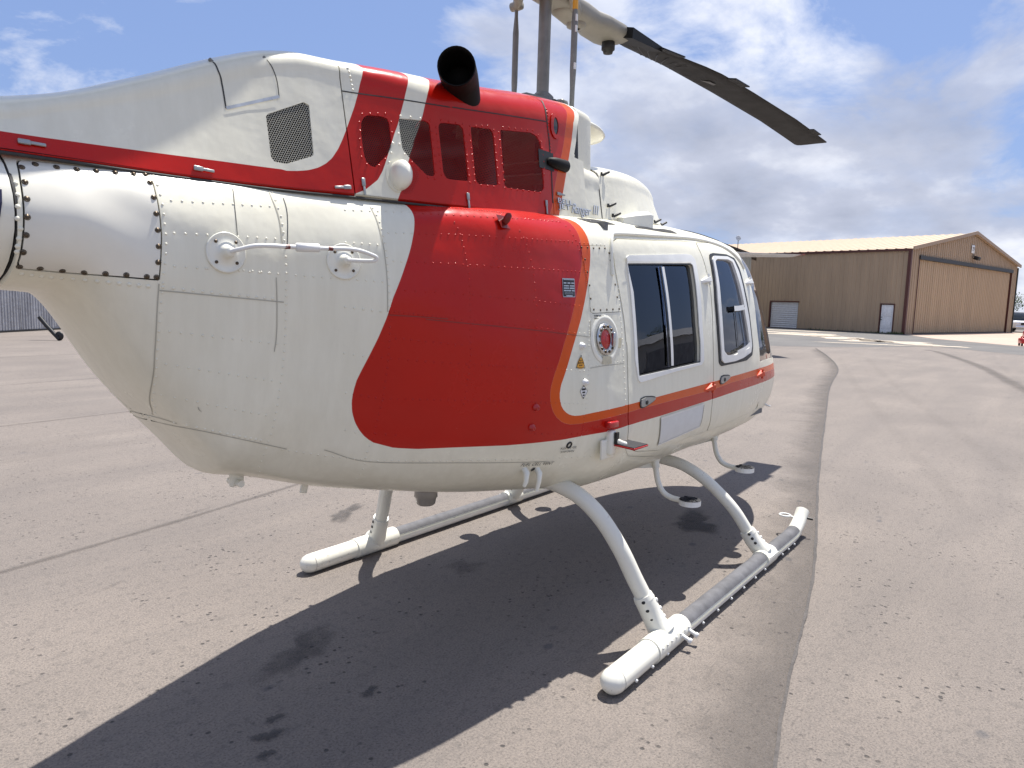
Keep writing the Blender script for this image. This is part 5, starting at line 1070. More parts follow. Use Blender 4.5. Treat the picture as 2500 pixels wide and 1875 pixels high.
ff = shaped('f', [(.152,.432,1.850,.395,2.05,2.125),(.40,.425,1.872,.385,2.06,2.165),(.70,.395,1.895,.345,2.06,2.185),(.93,.345,1.908,.285,2.055,2.170),(1.08,.285,1.915,.225,2.03,2.120),(1.18,.215,1.918,.165,1.99,2.055),(1.25,.13,1.920,.10,1.955,1.99),(1.285,.03,1.920,.02,1.93,1.935)], 64, PAINT, HELI, 2.4); white(ff)
FF = ff.build('forward_fairing', PAINT, HELI, 0, .006)
g = shaped('g', [(.143,.4335,1.8505,.40,2.045,2.118),(.147,.4335,1.8505,.40,2.045,2.118),(.150,.4335,1.8505,.40,2.046,2.119),(.1525,.4335,1.8505,.40,2.046,2.12)], 6, SEAM, HELI, 2.6); g.build('fairing_joint', SEAM, FF, .0015)
fbv = BVHTree.FromPolygons([tuple(v) for v in ff.V], [tuple(map(int,t)) for t in ff.F])
def onf(x, z, bv=fbv, sg=-1):
    q, n, i, d = bv.ray_cast(Vector((x,sg*3,z)), Vector((0,-sg,0)))
    if q is None: q, n, i, d = bv.find_nearest(Vector((x,sg*.4,z)))
    if n.y*sg < 0: n = -n
    return q, n
for (x, z) in ((.21,2.07),(.235,1.93),(.27,1.888),(.56,1.905),(.82,1.918),(1.02,1.925)):
    for sg in (-1,1):
        p, n = onf(x,z,fbv,sg); m = MB(); m.tube([p+n*.002, p+n*.012+Vector((.012,0,.006)), p+n*.014+Vector((.034,0,.014))], .0065, 7); m.box(tuple(p+n*.006+Vector((-.02,0,0))), (.010,.006,.016)); m.build('fairing_latch', DARK, FF)
# lettering: raised chrome emblem
ibv = BVHTree.FromPolygons([tuple(v) for v in np.vstack([COW.V, st.V])], [tuple(map(int,t)) for t in COW.F]+[tuple(int(i)+len(COW.V) for i in t) for t in st.F])
EMB = empty('emblem', (0,0,0), 0, HELI)
CHR = plain('emblem_chrome', (.74,.75,.76), .35, .6, .1, 30)
for body, size, wid, (x, z), sh in (('BELL',.029,.112,D['em_bell'][0],0.0),('JET',.029,.092,D['em_bell'][1],0.0),('Ranger',.060,.165,D['em_bell'][2],.55),('III',.062,.060,D['em_bell'][3],.35)):
    p, n = onf(x, z, ibv); n = Vector((n.x*.3,n.y,n.z)).normalized(); ex = Vector((1,0,.02)); ex = (ex-n*ex.dot(n)).normalized(); ez = n.cross(ex)
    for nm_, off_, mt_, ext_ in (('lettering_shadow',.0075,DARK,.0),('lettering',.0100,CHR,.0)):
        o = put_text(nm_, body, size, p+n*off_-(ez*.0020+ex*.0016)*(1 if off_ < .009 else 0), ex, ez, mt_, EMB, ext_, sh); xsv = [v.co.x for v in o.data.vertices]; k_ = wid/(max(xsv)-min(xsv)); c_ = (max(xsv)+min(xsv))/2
        for v in o.data.vertices: v.co.x = (v.co.x-c_)*k_
# ---- roof walk strips, fittings
for sg in (-1,1):
    for k in ('walk1','walk2'):
        pl = np.array([(-.13,.464),(.02,.455),(.12,.464),(.175,.488),(.05,.496),(-.06,.494)]) if k == 'walk1' else np.c_[D[k][:,0],np.minimum(np.abs(D[k][:,1]),.498)]; lo, hi = pl.min(0)-.01, pl.max(0)+.01; n_ = 40; V = []; Nn = []
        for x in np.linspace(lo[0],hi[0],n_):
            for y in np.linspace(lo[1],hi[1],n_): q, nn, i_, d_ = BV['l'].ray_cast(Vector((x,sg*y,3)), Vector((0,0,-1))); V.append(tuple(q)); Nn.append(tuple(nn if nn.z > 0 else -nn))
        i_, j_ = np.meshgrid(np.arange(n_-1),np.arange(n_-1),indexing='ij'); kk = (i_*n_+j_).ravel(); F = np.vstack([np.c_[kk,kk+n_,kk+n_+1],np.c_[kk,kk+n_+1,kk+1]]); F = F if sg > 0 else F[:,::-1]
        S = Skin(np.array(V), F, np.array(Nn), {}); S.clip(sdf(pl, np.c_[S.V[:,0],np.abs(S.V[:,1])])).build('walk_strip', WALK, FUS, .0016)
    q, n = BV['l'].find_nearest(Vector((.50,sg*.44,1.9)))[:2]; m = MB(); V = []
    for x, hh, wy in ((.30,.008,.02),(.40,.035,.035),(.53,.062,.045),(.56,.060,.045)):
        V += [(x,sg*(.44+wy),q.z-.02),(x,sg*(.44+wy),q.z+hh*.7),(x,sg*(.44+wy*.5),q.z+hh),(x,sg*(.44-wy*.5),q.z+hh),(x,sg*(.44-wy),q.z+hh*.7),(x,sg*(.44-wy),q.z-.02)]
    m.add(V, [(i*6+k,i*6+(k+1)%6,(i+1)*6+(k+1)%6,(i+1)*6+k) for i in range(3) for k in range(6)]+[(0,1,2,3,4,5),(23,22,21,20,19,18)]); m.build('hoist_fitting', CREAM, FUS)
    # painted lug on the shoulder
    x, z = D['bolt_red'][0]; p, n = on(x,z,sg); t = Vector((1,0,0)); u = n.cross(t).normalized()
    m = MB(); m.add([p+t*a+u*b+n*.003 for a, b in ((-.032,-.028),(.032,-.028),(.032,.028),(-.032,.028))], [(0,1,2,3)]); m.tube([p+n*.002, p+n*.020, p+n*.030+Vector((.003,0,.010)), p+n*.032+Vector((.003,0,.016))], [.014,.014,.012,.006], 14); m.build('jack_lug', plain('dark_red_lug', (.16,.008,.006), .3), FUS)

# ---- marks and fittings on the right side (mirrored where the left has them too)
def patch(name, poly, mat, off=.002, par=FUS, rnd=0, sides=(-1,), thick=0.0):
    poly = chaikin(poly,rnd) if rnd else np.array(poly)
    for sg in sides: o = fine(poly, sg, 'l', 14).inside(poly).build(name, mat, par, off, thick)
    return o
fc = D['fuel_cap']; c0 = fc[0]; p, n = on(*c0); rz_ = (fc[1][1]-fc[2][1])/2
m = MB(); m.lathe([(rz_*1.55,.0005),(rz_*1.42,.004),(rz_*1.30,.005),(rz_*1.12,-.003),(rz_*1.0,-.004)], p, n, 40); RC = m.build('fuel_filler', CREAM, FUS)
m = MB(); m.lathe([(rz_*1.0,.006),(rz_*.98,.009),(rz_*.64,.009),(rz_*.62,-.006)], p, n, 40); m.build('flange', STEEL, RC)
m = MB(); m.lathe([(rz_*.62,.001),(rz_*.5,.006),(rz_*.2,.008),(0,.008)], p, n, 32); m.build('cap', REDP, RC)
u = n.orthogonal(); u = (Vector((1,0,0))-n*n.x).normalized(); w = n.cross(u)
for k in range(12):
    a = k*math.pi/6+.26; q = p+(u*math.cos(a)+w*math.sin(a))*rz_*.81; MB().lathe([(.0066,.009),(.006,.013),(.003,.0145),(0,.0145)], q, n, 10).build('bolt', SCREWM, RC)
MB().box(tuple(p+u*.042+n*.016-w*.004), (.014,.016,.062), Matrix((u,n,-w)).transposed() if False else None, .004).build('cap_lever', STEEL, RC)
dp = D['data_plate']; PL = patch('data_plate', dp, STEEL, .003)
inner_ = np.mean(dp,0)+(dp-np.mean(dp,0))*.93; patch('plate_face', inner_, BLACK, .0036, PL)
def bil(q, s, t): return (q[0]*(1-s)+q[1]*s)*(1-t)+(q[3]*(1-s)+q[2]*s)*t
for (t0, t1, cuts) in ((.05,.085,((.06,.94),)),(.22,.28,((.07,.30),(.38,.62),(.69,.94))),(.37,.43,((.07,.50),(.55,.94))),(.49,.56,((.07,.50),(.55,.94))),(.62,.69,((.07,.66),(.72,.94))),(.90,.96,((.25,.78),))):
    for s0, s1 in cuts: patch('plate_field', [bil(dp,s0,t0),bil(dp,s1,t0),bil(dp,s1,t1),bil(dp,s0,t1)], STEEL, .0042, PL)
for t0 in (.75,.79,.83): patch('plate_field', [bil(dp,.12,t0),bil(dp,.86,t0),bil(dp,.86,t0+.012),bil(dp,.12,t0+.012)], STEEL, .0042, PL)
YEL = plain('warning_yellow', (.70,.33,.02), .4, 0, .06, 20)
tr_ = D['triangle']; TRI = patch('warning_label', chaikin(tr_,2)*1.0, YEL, .002); cc = np.mean(tr_,0)
for i in range(3): ribbon('label_border', [cc+(tr_[i]-cc)*.84, cc+(tr_[(i+1)%3]-cc)*.84], .0022, .0026, BLACK, TRI, sides=(-1,))
def surf_text(name, body, size, x, z, mat, par, slope=0.0, shear=0.0, off=.003):
    p, n = on(x,z); ex = Vector((1,0,slope)); ex = (ex-n*ex.dot(n)).normalized(); put_text(name, body, size, p+n*off, ex, n.cross(ex), mat, par, 0, shear)
def tiny_rows(rows, x, z, ch, par, slope=0.0, seed=1, mat=None):
    """rows of print too small to read: short broken strokes"""
    rr_ = random.Random(seed)
    for i, wd in enumerate(rows):
        a = x-wd/2
        while a < x+wd/2:
            w_ = rr_.uniform(.4,1.1)*ch; zz = z-i*ch*1.7+slope*(a-x); patch('print_stroke', [(a,zz),(a+w_,zz+slope*w_),(a+w_,zz+ch*rr_.uniform(.7,1)+slope*w_),(a,zz+ch*rr_.uniform(.7,1))], mat or SEAM, .0028, par); a += w_+ch*rr_.uniform(.25,.6)
tiny_rows((.016,.034,.022), cc[0], cc[1]+.010, .0055, TRI, 0, 3)
dm = D['diamond']; dc = np.mean(dm,0); DI = patch('drain_mark', dm, WHITEP, .0016)
for i in range(4): ribbon('mark_border', [dm[i],dm[(i+1)%4]], .0014, .0022, SEAM, DI, sides=(-1,))
for (a, b, c_, d_) in ((-.002,.020,.004,.036),(-.012,.006,.024,.008),(-.009,-.006,.018,.007),(-.006,-.017,.012,.006),(-.003,-.028,.006,.006)):
    patch('mark_bar', [(dc[0]+a,dc[1]+b),(dc[0]+a+c_,dc[1]+b),(dc[0]+a+c_,dc[1]+b+d_),(dc[0]+a,dc[1]+b+d_)], BLACK, .0024, DI)
for k, (x, z) in enumerate(D['drains']):
    for sg in (-1,1): p, n = on(x,z,sg); MB().lathe([(.015,0),(.014,.006),(.009,.008),(.0085,.016),(.005,.018),(0,.012)], p, n, 16).build('drain_fitting', WHITEP if k < 2 else REDP, FUS)
patch('masking_tape', D['tape1'], TAPE, .006); patch('masking_tape', D['tape2'], TAPE, .002)
x, z = D['fuel_text'][0]; tiny_rows((.070,.072), x-.004, z+.004, .0065, FUS, 0, 5, BLACK)
x, z = D['vent_text'][0]; surf_text('stencil', 'FUEL CELL VENT', .024, x, z, BLACK, FUS, .06, .25, .004); patch('stencil_arrow', [(x-.006,z-.018),(x+.006,z-.018),(x+.006,z-.026),(x+.011,z-.026),(x,z-.036),(x-.011,z-.026),(x-.006,z-.026)], SEAM, .003)
x, z = D['sump_text'][0]; surf_text('stencil', 'PUSH FOR FUEL', .014, x, z+.006, BLACK, FUS, .03, .2, .004); surf_text('stencil', 'SUMP DRAIN', .014, x, z-.010, BLACK, FUS, .03, .2, .004)
x, z = D['sump_mark'][0]; p, n = on(x,z); MB().lathe([(.016,.0),(.015,.004),(.010,.005),(.009,-.004),(0,-.004)], p, n, 18).build('drain_button', BLACK, FUS)
for (x, z), bent in zip(D['vents'], (0,1)):      # fuel vents hanging from the lower skin
    p, n = on(x,z+.025); MB().tube([p-n*.01, p+n*.022, p+n*.026-Vector((.006,0,.03)), p+n*.018-Vector((.012,0,.075 if bent else .055))], [.014,.013,.010,.008], 12).build('fuel_vent', CREAM, FUS)
# towel-bar antenna on its two round bases
AN = empty('antenna', (0,0,0), 0, HELI)
tips = []
for (x, z) in D['towel_discs']:
    p, n = on(x,z); m = MB(); m.lathe([(.056,0),(.056,.004),(.053,.006),(.050,.004),(.022,.006),(.017,.018),(.013,.034),(.012,.036),(0,.036)], p, n, 32)
    BS = m.build('base', CREAM, AN); tips.append(p+n*.034)
    u = (Vector((1,0,0))-n*n.x).normalized(); w = n.cross(u)
    for a in (.8,2.35,3.9,5.5): MB().lathe([(.0046,.004),(.0044,.007),(0,.0075)], p+(u*math.cos(a)+w*math.sin(a))*.040, n, 10).build('screw', SCREWM, BS)
(p0, n0), (p1, n1) = on(*D['towel_discs'][0]), on(*D['towel_discs'][1])
o0, o1 = p0+n0*.085, p1+n1*.100; rod = [tips[0], tips[0]*.55+(o0+Vector((.035,0,.012)))*.45, o0+Vector((.06,0,.016))]
rod += [o0.lerp(o1,t)+Vector((.06*(1-t)+.03*t,0,.016+.008*t)) for t in (.3,.6,.9)] + [o1+Vector((.065,0,.010)), o1+Vector((.078,0,.002)), o1+Vector((.07,.01,-.006)), tips[1]]
MB().tube(spline(rod,5), .0062, 10).build('rod', WHITEP, AN)
a_, b_ = o0+Vector((.06,0,.016)), o0.lerp(o1,.9)+Vector((.033,0,.0232)); L_ = lambda t: a_.lerp(b_,t)
MB().tube([L_(.36),L_(.37),L_(.60),L_(.61)], [.008,.0125,.0125,.008], 12).build('trap', WHITEP, AN)
MB().tube([L_(.25),L_(.30)], .0066, 10).tube([L_(.70),L_(.75)], .0066, 10).build('band', plain('antenna_band', (.16,.02,.01), .5), AN)
# folding step plate and its bracket behind the door
p, n = on(*D['bracket'][0]); BR = MB(); BR.box(tuple(p+n*.014+Vector((0,0,.0))), (.05,.036,.11), None, .012); BR.box(tuple(p+n*.004+Vector((-.015,0,-.03))), (.105,.012,.085), None, .003); BR.tube([p+n*.02+Vector((.0,0,.02)), p+n*.06+Vector((.03,0,.012)), p+n*.07+Vector((.05,0,.008))], .012, 8); BR = BR.build('step_bracket', CREAM, HELI)
MB().box(tuple(p+n*.02+Vector((-.005,0,.082))), (.075,.030,.028), None, .005).build('stop_block', REDP, BR)
MB().box(tuple(p+n*.085+Vector((.08,0,.006))), (.13,.10,.008), Matrix.Rotation(.06,3,'X'), .002).build('tread', REDP, BR); MB().box(tuple(p+n*.085+Vector((.08,0,.0115))), (.125,.094,.003), Matrix.Rotation(.06,3,'X')).build('grip', WALK, BR)
MB().box(tuple(p+n*.042+Vector((.01,0,.03))), (.022,.012,.05)).build('bracket_slot', BLACK, BR)
p, n = on(*D['tailtie'][0]); MB().box((p.x,-.02,p.z-.01), (.05,.016,.06), None, .006).tube([(p.x,-.05,p.z-.028),(p.x,.02,p.z-.028)], .012, 10).build('tiedown_lug', CREAM, FUS)
p, n = on(2.35,.80); MB().tube([p, p+n*.02, p+n*.025+Vector((.035,0,-.002))], .006, 8).build('pitot_pin', WHITEP, FUS)
MB().lathe([(.05,0),(.052,-.02),(.047,-.022),(.050,-.03),(.052,-.055),(.046,-.06),(.042,-.085),(.035,-.092),(0,-.092)], (-.532,.0,.668), (0,0,1), 24).build('belly_beacon', plain('beacon_glass', (.34,.31,.27), .2), HELI)
MB().box((-1.172,.0,.78), (.03,.010,.05), Matrix.Rotation(.25,3,'Y'), .003).build('belly_antenna', CREAM, HELI); MB().box((.30,.05,.545), (.07,.012,.08), Matrix.Rotation(.25,3,'Y'), .004).build('belly_antenna', CREAM, HELI)

# ---- exhaust stacks
for sg in (-1,1):
    b0, t0 = Vector((-.655,sg*.275,2.16)), Vector((-.835,sg*.402,2.276)); ax = Vector((-.78,sg*.60,-.02)).normalized()
    path = spline([b0, Vector((-.678,sg*.292,2.215)), Vector((-.735,sg*.330,2.264)), t0-ax*.04, t0], 6); m = MB(); m.tube(path, [.070-.003*i/len(path) for i in range(len(path))], 28, False)
    up_ = Vector((-.30,sg*.05,.9)).normalized(); Vr = []
    m.lathe([(.0668,0),(.0665,.004),(.063,.002),(.061,-.05),(.052,-.16),(0,-.16)], t0, ax, 28); m.build('exhaust_stack', EXH, HELI)
# engine bay and the bulk seen through the screens
m = MB(); m.box((-.72,0,1.86), (1.0,.5,.06)); m.tube([(-1.15,0,2.0),(-.35,0,2.02)], .14, 16); m.tube([(-.95,-.16,1.98),(-.6,-.2,2.06),(-.4,-.12,2.0)], .035, 10); m.tube([(-.45,-.25,1.85),(-.45,-.25,2.15)], .05, 12); m.build('engine', ENGINE, HELI); MB().box((-.80,0,1.99), (1.5,.012,.30)).build('sky_blocker', ENGINE, HELI)  # centre sheet is added to block sky light showing through both screens

# ---- mast, links, swashplate, hub, blades
MB().tube([(.252,0,1.95),(.252,0,2.95)], .0305, 20).build('mast', GREYM, HELI)
m = MB(); m.lathe([(.05,0),(.085,.02),(.085,.05),(.06,.07),(.055,.10),(.033,.12)], (.252,0,2.385), (0,0,1), 24); m.box((.15,-.03,2.44), (.20,.05,.05), Matrix.Rotation(-.1,3,'Y'), .012); m.box((.252,-.085,2.43), (.06,.11,.05), None, .012); m.box((.252,.085,2.43), (.06,.11,.05), None, .012); SWP = m.build('swashplate', GREYM, HELI)
for k in range(3): MB().lathe([(.013,0),(.013,.008),(.006,.009),(0,.009)], (.19+.045*k,-.112+.012*k,2.432), (-.2,-1,0), 12).build('bolt', BLACK, SWP)
for sg in (-1,1):
    x, y = .25, sg*.176; lk = MB(); lk.tube([(x,y,2.36),(x,y,2.50),(x,y,2.58),(x,y,2.82),(x,y,2.90),(x,y,2.94)], [.011,.012,.0155,.0155,.009,.009], 12); LK = lk.build('pitch_link', GREYM, HELI)
    if sg < 0:
        MB().tube([(x,y,2.86),(x,y,2.90)], .0130, 12).build('placard', YEL, LK)
        for zz in (2.60,2.77,2.82): MB().box((x-.006,y-.0135,zz), (.012,.006,.030)).build('placard', WHITEP, LK)
hb = MB(); hb.box((.252,0,2.985), (.34,.16,.085), None, .03); hb.lathe([(.045,-.05),(.06,-.04),(.06,.06),(.04,.10),(.03,.14)], (.252,0,3.0), (0,0,1), 20); HB = hb.build('rotor_hub', HUBG, HELI)
AZ = R(2.1)
ROT = empty('rotor_arm', (.252,0,0), 0, HELI); bpy.data.objects.remove(ROT)
def blade_z(r): return float(np.interp(r, [0,.4,.7,1.0,1.6,2.5,3.8,4.6,5.08], [2.985,2.985,3.005,3.02,3.075,3.13,3.195,3.215,3.225]))
for kx_ in (0, 1):
    az = AZ+math.pi*kx_; ca, sa = math.cos(az), math.sin(az); W_ = lambda r, c, z: (.252+r*ca-c*sa, r*sa+c*ca, z)
    # grip with its bolts and pitch horn
    gp = MB(); V = []
    for r, hw, hh, dz in ((.12,.05,.035,0),(.16,.075,.05,0),(.30,.085,.055,0),(.42,.080,.050,.004),(.50,.105,.048,.006),(.66,.115,.046,.012),(.74,.10,.040,.014),(.77,.06,.03,.015)):
        for k in range(16):
            t = 2*math.pi*k/16; cc_, ss_ = math.cos(t), math.sin(t); V.append(W_(r, hw*math.copysign(abs(cc_)**.6,cc_), 2.975+dz+hh*math.copysign(abs(ss_)**.7,ss_)))
    gp.add(V, [(i*16+k,i*16+(k+1)%16,(i+1)*16+(k+1)%16,(i+1)*16+k) for i in range(7) for k in range(16)]+[tuple(range(16))[::-1], tuple(range(112,128))], True)
    gp.lathe([(.02,0),(.05,.01),(.055,.05),(.03,.07)], W_(.30,0,2.90), (0,0,1), 18)
    GP = gp.build('blade_grip', HUBG, HELI)
    MB().lathe([(.0,-.075),(.026,-.075),(.030,-.06),(.038,-.055),(.038,-.03),(.034,0)], W_(.66,.0,2.955), (0,0,1), 16).build('retention_bolt', BLACK, GP)
    sgn = -1 if kx_ == 0 else 1
    MB().tube([W_(.32,.0,2.95), W_(.20,.0,2.95) if False else (.252+.06*ca, sgn*.12, 2.955), (.25,sgn*.176,2.95)], [.03,.026,.020], 10).lathe([(.0,-.03),(.022,-.03),(.024,0),(.022,.03),(0,.03)], (.25,sgn*.176,2.95), (0,1,0), 12).build('pitch_horn', HUBG, GP)
    # airfoil blade with root doublers
    sec = [(.0825,0),(.078,.010),(.06,.018),(.02,.021),(-.05,.017),(-.15,.008),(-.2475,.0008),(-.2475,-.0008),(-.15,-.005),(-.05,-.011),(.02,-.014),(.06,-.012),(.078,-.007)]
    V = []; rs = np.r_[.70,.76,np.linspace(.85,5.05,56),5.08]
    for r in rs:
        pit = R(13.5-11.0*min(1,(r-.6)/4.4)); k_ = 1.0 if r < 5.06 else .93; root = min(1,max(.46,.46+(r-.70)/1.15*.54)); z0 = blade_z(r)
        for c, h in sec:
            c2 = c if c > 0 else c*root; V.append(W_(r, (c2*math.cos(pit)-h*math.sin(pit))*k_ if r > 5.06 else c2*math.cos(pit)-h*math.sin(pit), z0+c2*math.sin(pit)+h*math.cos(pit)))
    n_ = len(sec); F = [(i*n_+k,i*n_+(k+1)%n_,(i+1)*n_+(k+1)%n_,(i+1)*n_+k) for i in range(len(rs)-1) for k in range(n_)]+[tuple(range(n_))[::-1], tuple((len(rs)-1)*n_+k for k in range(n_))]
    BL = obj('rotor_blade', V, F, BLADE, HELI, True)
    def tab(r0, r1, ext_, zoff=0):
        m = MB(); V = []
        for r in (r0, r1):
            pit = R(13.5-11.0*min(1,(r-.6)/4.4)); root = min(1,max(.46,.46+(r-.70)/1.15*.54))
            for c in (-.2475*root+.02, -.2475*root-ext_): V += [W_(r,c*math.cos(pit),blade_z(r)+c*math.sin(pit)+.0045), W_(r,c*math.cos(pit),blade_z(r)+c*math.sin(pit)-.0045)]
        m.add(V, [(0,2,6,4),(1,5,7,3),(0,1,3,2),(4,6,7,5),(2,3,7,6),(0,4,5,1)]); m.build('trim_tab', BLADE, BL)
    tab(2.0,2.30,.045); tab(4.32,4.62,.035); tab(1.02,1.28,.03)
    for k in range(7):                                           # stepped doubler edges on the underside
        r0 = .80+.075*k; q = []
        for t in np.linspace(0,1,7):
            c = .066-.20*t*(.55+.06*k); r = r0+.30*(1-t)**1.2+.12*k*t*.4+.12*(1-t); pit = R(13.5-11.0*min(1,(r-.6)/4.4)); q.append(W_(r, c*math.cos(pit), blade_z(r)+c*math.sin(pit)-.0135))
        MB().tube(q, .0028, 5, True, .5).build('doubler_edge', DARK, BL)
    V = [W_(.66,-.13,3.02),W_(1.02,-.165,3.03),W_(1.02,-.135,3.033),W_(.66,-.06,3.04)]; 
    rt = MB(); 
    for (ra, rb, c0_, c1_, h_) in ((.66,1.06,-.155,-.06,.030),(.72,.98,-.12,.06,.022)):
        V = []
        for r in (ra, rb):
            pit = R(13.5-11.0*min(1,(r-.6)/4.4)); zz = blade_z(r)
            for c in (c0_, c1_):
                for h in (-h_, h_*.9): V.append(W_(r, c*math.cos(pit)-h*math.sin(pit)*.3, zz+c*math.sin(pit)+h*(1 if r == ra else .45)))
        rt.add(V, [(0,1,3,2),(4,6,7,5),(0,4,5,1),(2,3,7,6),(0,2,6,4),(1,5,7,3)])
    rt.build('root_doubler', BLADE, BL)
    if kx_ == 0:
        V = []
        for (r, c) in ((2.02,-.02),(2.20,-.055),(2.17,-.085),(2.06,-.08)): pit = R(13.5-11.0*min(1,(r-.6)/4.4)); V.append(W_(r,c*math.cos(pit),blade_z(r)+c*math.sin(pit)-.0150))
        obj('inspection_sticker', V, [(3,2,1,0)], plain('sticker_grey', (.16,.16,.16), .6), BL)

# ---- landing gear: crosstubes, skids, steps
ZT = .052
def arch(x0, name, pts, rad):
    X = lambda z: x0-.24*z
    P = [(X(z),-y,z) for y, z in pts]; full = P+[(a,-b,c) for a, b, c in P[::-1]]
    return MB().tube(spline(full,7), rad, 20, False).build(name, GEARP, HELI)
CT0 = arch(.02, 'crosstube', [(.893,.060),(.845,.183),(.787,.301),(.729,.425),(.65,.545),(.56,.625),(.46,.664),(.3,.685),(.1,.69)], .0365)
CT1 = arch(1.345, 'crosstube', [(.893,.065),(.862,.120),(.808,.208),(.728,.323),(.59,.450),(.45,.526),(.33,.548),(.2,.556),(.07,.56)], .0335)
for sg in (-1,1):
    y = sg*.92; skd = empty('skid', (0,0,0), 0, HELI)
    toe = spline([(1.78,y,ZT),(1.86,y,ZT+.004),(1.94,y,ZT+.022),(2.02,y,ZT+.062),(2.075,y,ZT+.108)], 6)
    MB().tube([(-.44,y,ZT),(-.12,y,ZT),(0,y,ZT),(1.3,y,ZT),(1.78,y,ZT)]+toe[1:], .0425, 22).build('tube', GEARP, skd)
    m = MB(); m.tube([(-.445,y,ZT),(-.20,y,ZT),(.16,y,ZT)], .0505, 22, False); m.lathe([(.0505,0),(.050,-.012),(.044,-.034),(.030,-.052),(.013,-.061),(0,-.063)], (-.445,y,ZT), (1,0,0), 22); RS = m.build('rear_sleeve', GEARP, skd)
    MB().lathe([(.0512,-.002),(.0514,0),(.0512,.002)], (-.445,y,ZT), (1,0,0), 22).build('cap_joint', LSEAM, RS)
    m = MB(); V = []                                            # wear shoe cradling the tube underneath
    for x in (.15,1.80,1.90):
        for k in range(13):
            t = math.pi*(1.0+k/12.0)-.0; z_ = ZT if x < 1.85 else ZT+.012; V.append((x,y+.049*math.cos(t)*1.0,z_+.049*math.sin(t)+.004))
    m.add(V, [(i*13+k,i*13+k+1,(i+1)*13+k+1,(i+1)*13+k) for i in range(2) for k in range(12)], True); m.build('wear_shoe', WHITEP, skd)
    m = MB(); V = []                                            # grey non-slip tread over the top
    for x in (.165,.75,1.24):
        for k in range(11): t = math.pi*(.12+.76*k/10); V.append((x,y+.0445*math.cos(t),ZT+.0445*math.sin(t)))
    m.add(V, [(i*11+k,(i+1)*11+k,(i+1)*11+k+1,i*11+k+1) for i in range(2) for k in range(10)], True)
    V = []
    for x, z_ in ((1.41,0),(1.6,0),(1.80,0),(1.885,.008)):
        for k in range(11): t = math.pi*(.12+.76*k/10); V.append((x,y+.0445*math.cos(t),ZT+z_+.0445*math.sin(t)))
    m.add(V, [(i*11+k,(i+1)*11+k,(i+1)*11+k+1,i*11+k+1) for i in range(3) for k in range(10)], True); m.build('tread', SKIDG, skd)
    for x, rad, L in ((.0,.0365,.155),(1.327,.0335,.082)):
        sd = MB(); sd.tube([(x-L,y,ZT),(x+L,y,ZT)], .0555 if x == 0 else .0515, 22)
        q = [(x,y,ZT+.02),(x-.006,sg*.885,.100),(x-.024 if x == 0 else x-.016,sg*.847,.178 if x == 0 else .143),(x-.033 if x == 0 else x-.026,sg*(.829 if x == 0 else .827),.215 if x == 0 else .178)]
        sd.tube(q, [.058,.050,.046,.045], 20); S_ = sd.build('saddle', GEARP, skd)
        e_ = Vector(q[3]); dd = (e_-Vector(q[2])).normalized(); MB().tube([e_-dd*.004, e_+dd*.018], [.0465,.0425], 20).build('collar', GEARP, S_)
        for k in range(3):
            pz = Vector(q[1]).lerp(Vector(q[3]), .25+.3*k)
            for nx_ in (-1,1):
                nn = Vector((nx_*.85,sg*.15,.35 if sg < 0 else .2)).normalized() if nx_ < 0 else Vector((.45,sg*.85,.45)).normalized(); MB().lathe([(.0085,0),(.0085,.006),(.005,.008),(0,.008)], pz+nn*.044, nn, 10).build('bolt', BLACK if nx_ < 0 else WHITEP, S_)
        for k in range(7): MB().lathe([(.006,0),(.005,.004),(0,.005)], (x-L*.85+k*L*.28,y+sg*.052,ZT+.022), (0,sg*.9,.4), 8).build('rivet', WHITEP, S_)
    for x in (-.36,-.22,-.08,.30,.48,.66,.84,1.02,1.18,1.5,1.62,1.74): MB().lathe([(.007,0),(.006,.008),(0,.009)], (x,y+sg*.048,ZT-.020), (0,sg*1,-.3), 8).build('shoe_bolt', WHITEP, skd)
    for x in (.06,.13): MB().tube([(x,y+sg*.045,ZT+.01),(x,y+sg*.085,ZT-.004)], .009, 10).lathe([(.013,0),(.013,.012),(0,.014)], (x,y+sg*.083,ZT-.004), (0,sg,-.3), 10).build('ground_wheel_lug', WHITEP, skd)
    MB().tube([(2.02,y-sg*.03,ZT+.065),(2.02,y+sg*-.06,ZT+.07)], .007, 8).tube([(2.02+.034*math.cos(t),y-sg*.095+.034*math.sin(t),ZT+.072) for t in np.linspace(0,2*math.pi,17)], .0065, 8, False).build('towing_ring', WHITEP, skd)
    MB().tube([(2.035,y+sg*.03,ZT+.075),(2.045,y+sg*.075,ZT+.072)], .008, 8).build('toe_pin', BLACK, skd)
    # boarding steps
    for x, dz in ((.74,0.0),(1.565,.035)):
        sp_ = empty('boarding_step', (0,0,0), 0, HELI)
        MB().tube(spline([(x,sg*.475,.655+dz*.6),(x-.004,sg*.488,.60+dz),(x-.008,sg*.508,.53+dz),(x-.006,sg*.540,.480+dz),(x,sg*.585,.458+dz),(x,sg*.640,.454+dz)],6), .0150, 14).build('arm', GEARP, sp_)
        MB().tube([(x,sg*.470,.680+dz*.5),(x-.004,sg*.490,.605+dz)], .0205, 14).build('sleeve', GEARP, sp_)
        m = MB(); m.add([(x-.11,sg*.36,.600),(x-.03,sg*.44,.640),(x+.01,sg*.50,.690),(x+.03,sg*.515,.715),(x+.012,sg*.50,.64),(x-.012,sg*.475,.605+dz)], [(0,1,2,3,4,5)]); m.add([(x-.11,sg*.36,.597),(x+.02,sg*.49,.65),(x+.014,sg*.472,.60+dz)], [(0,1,2)])
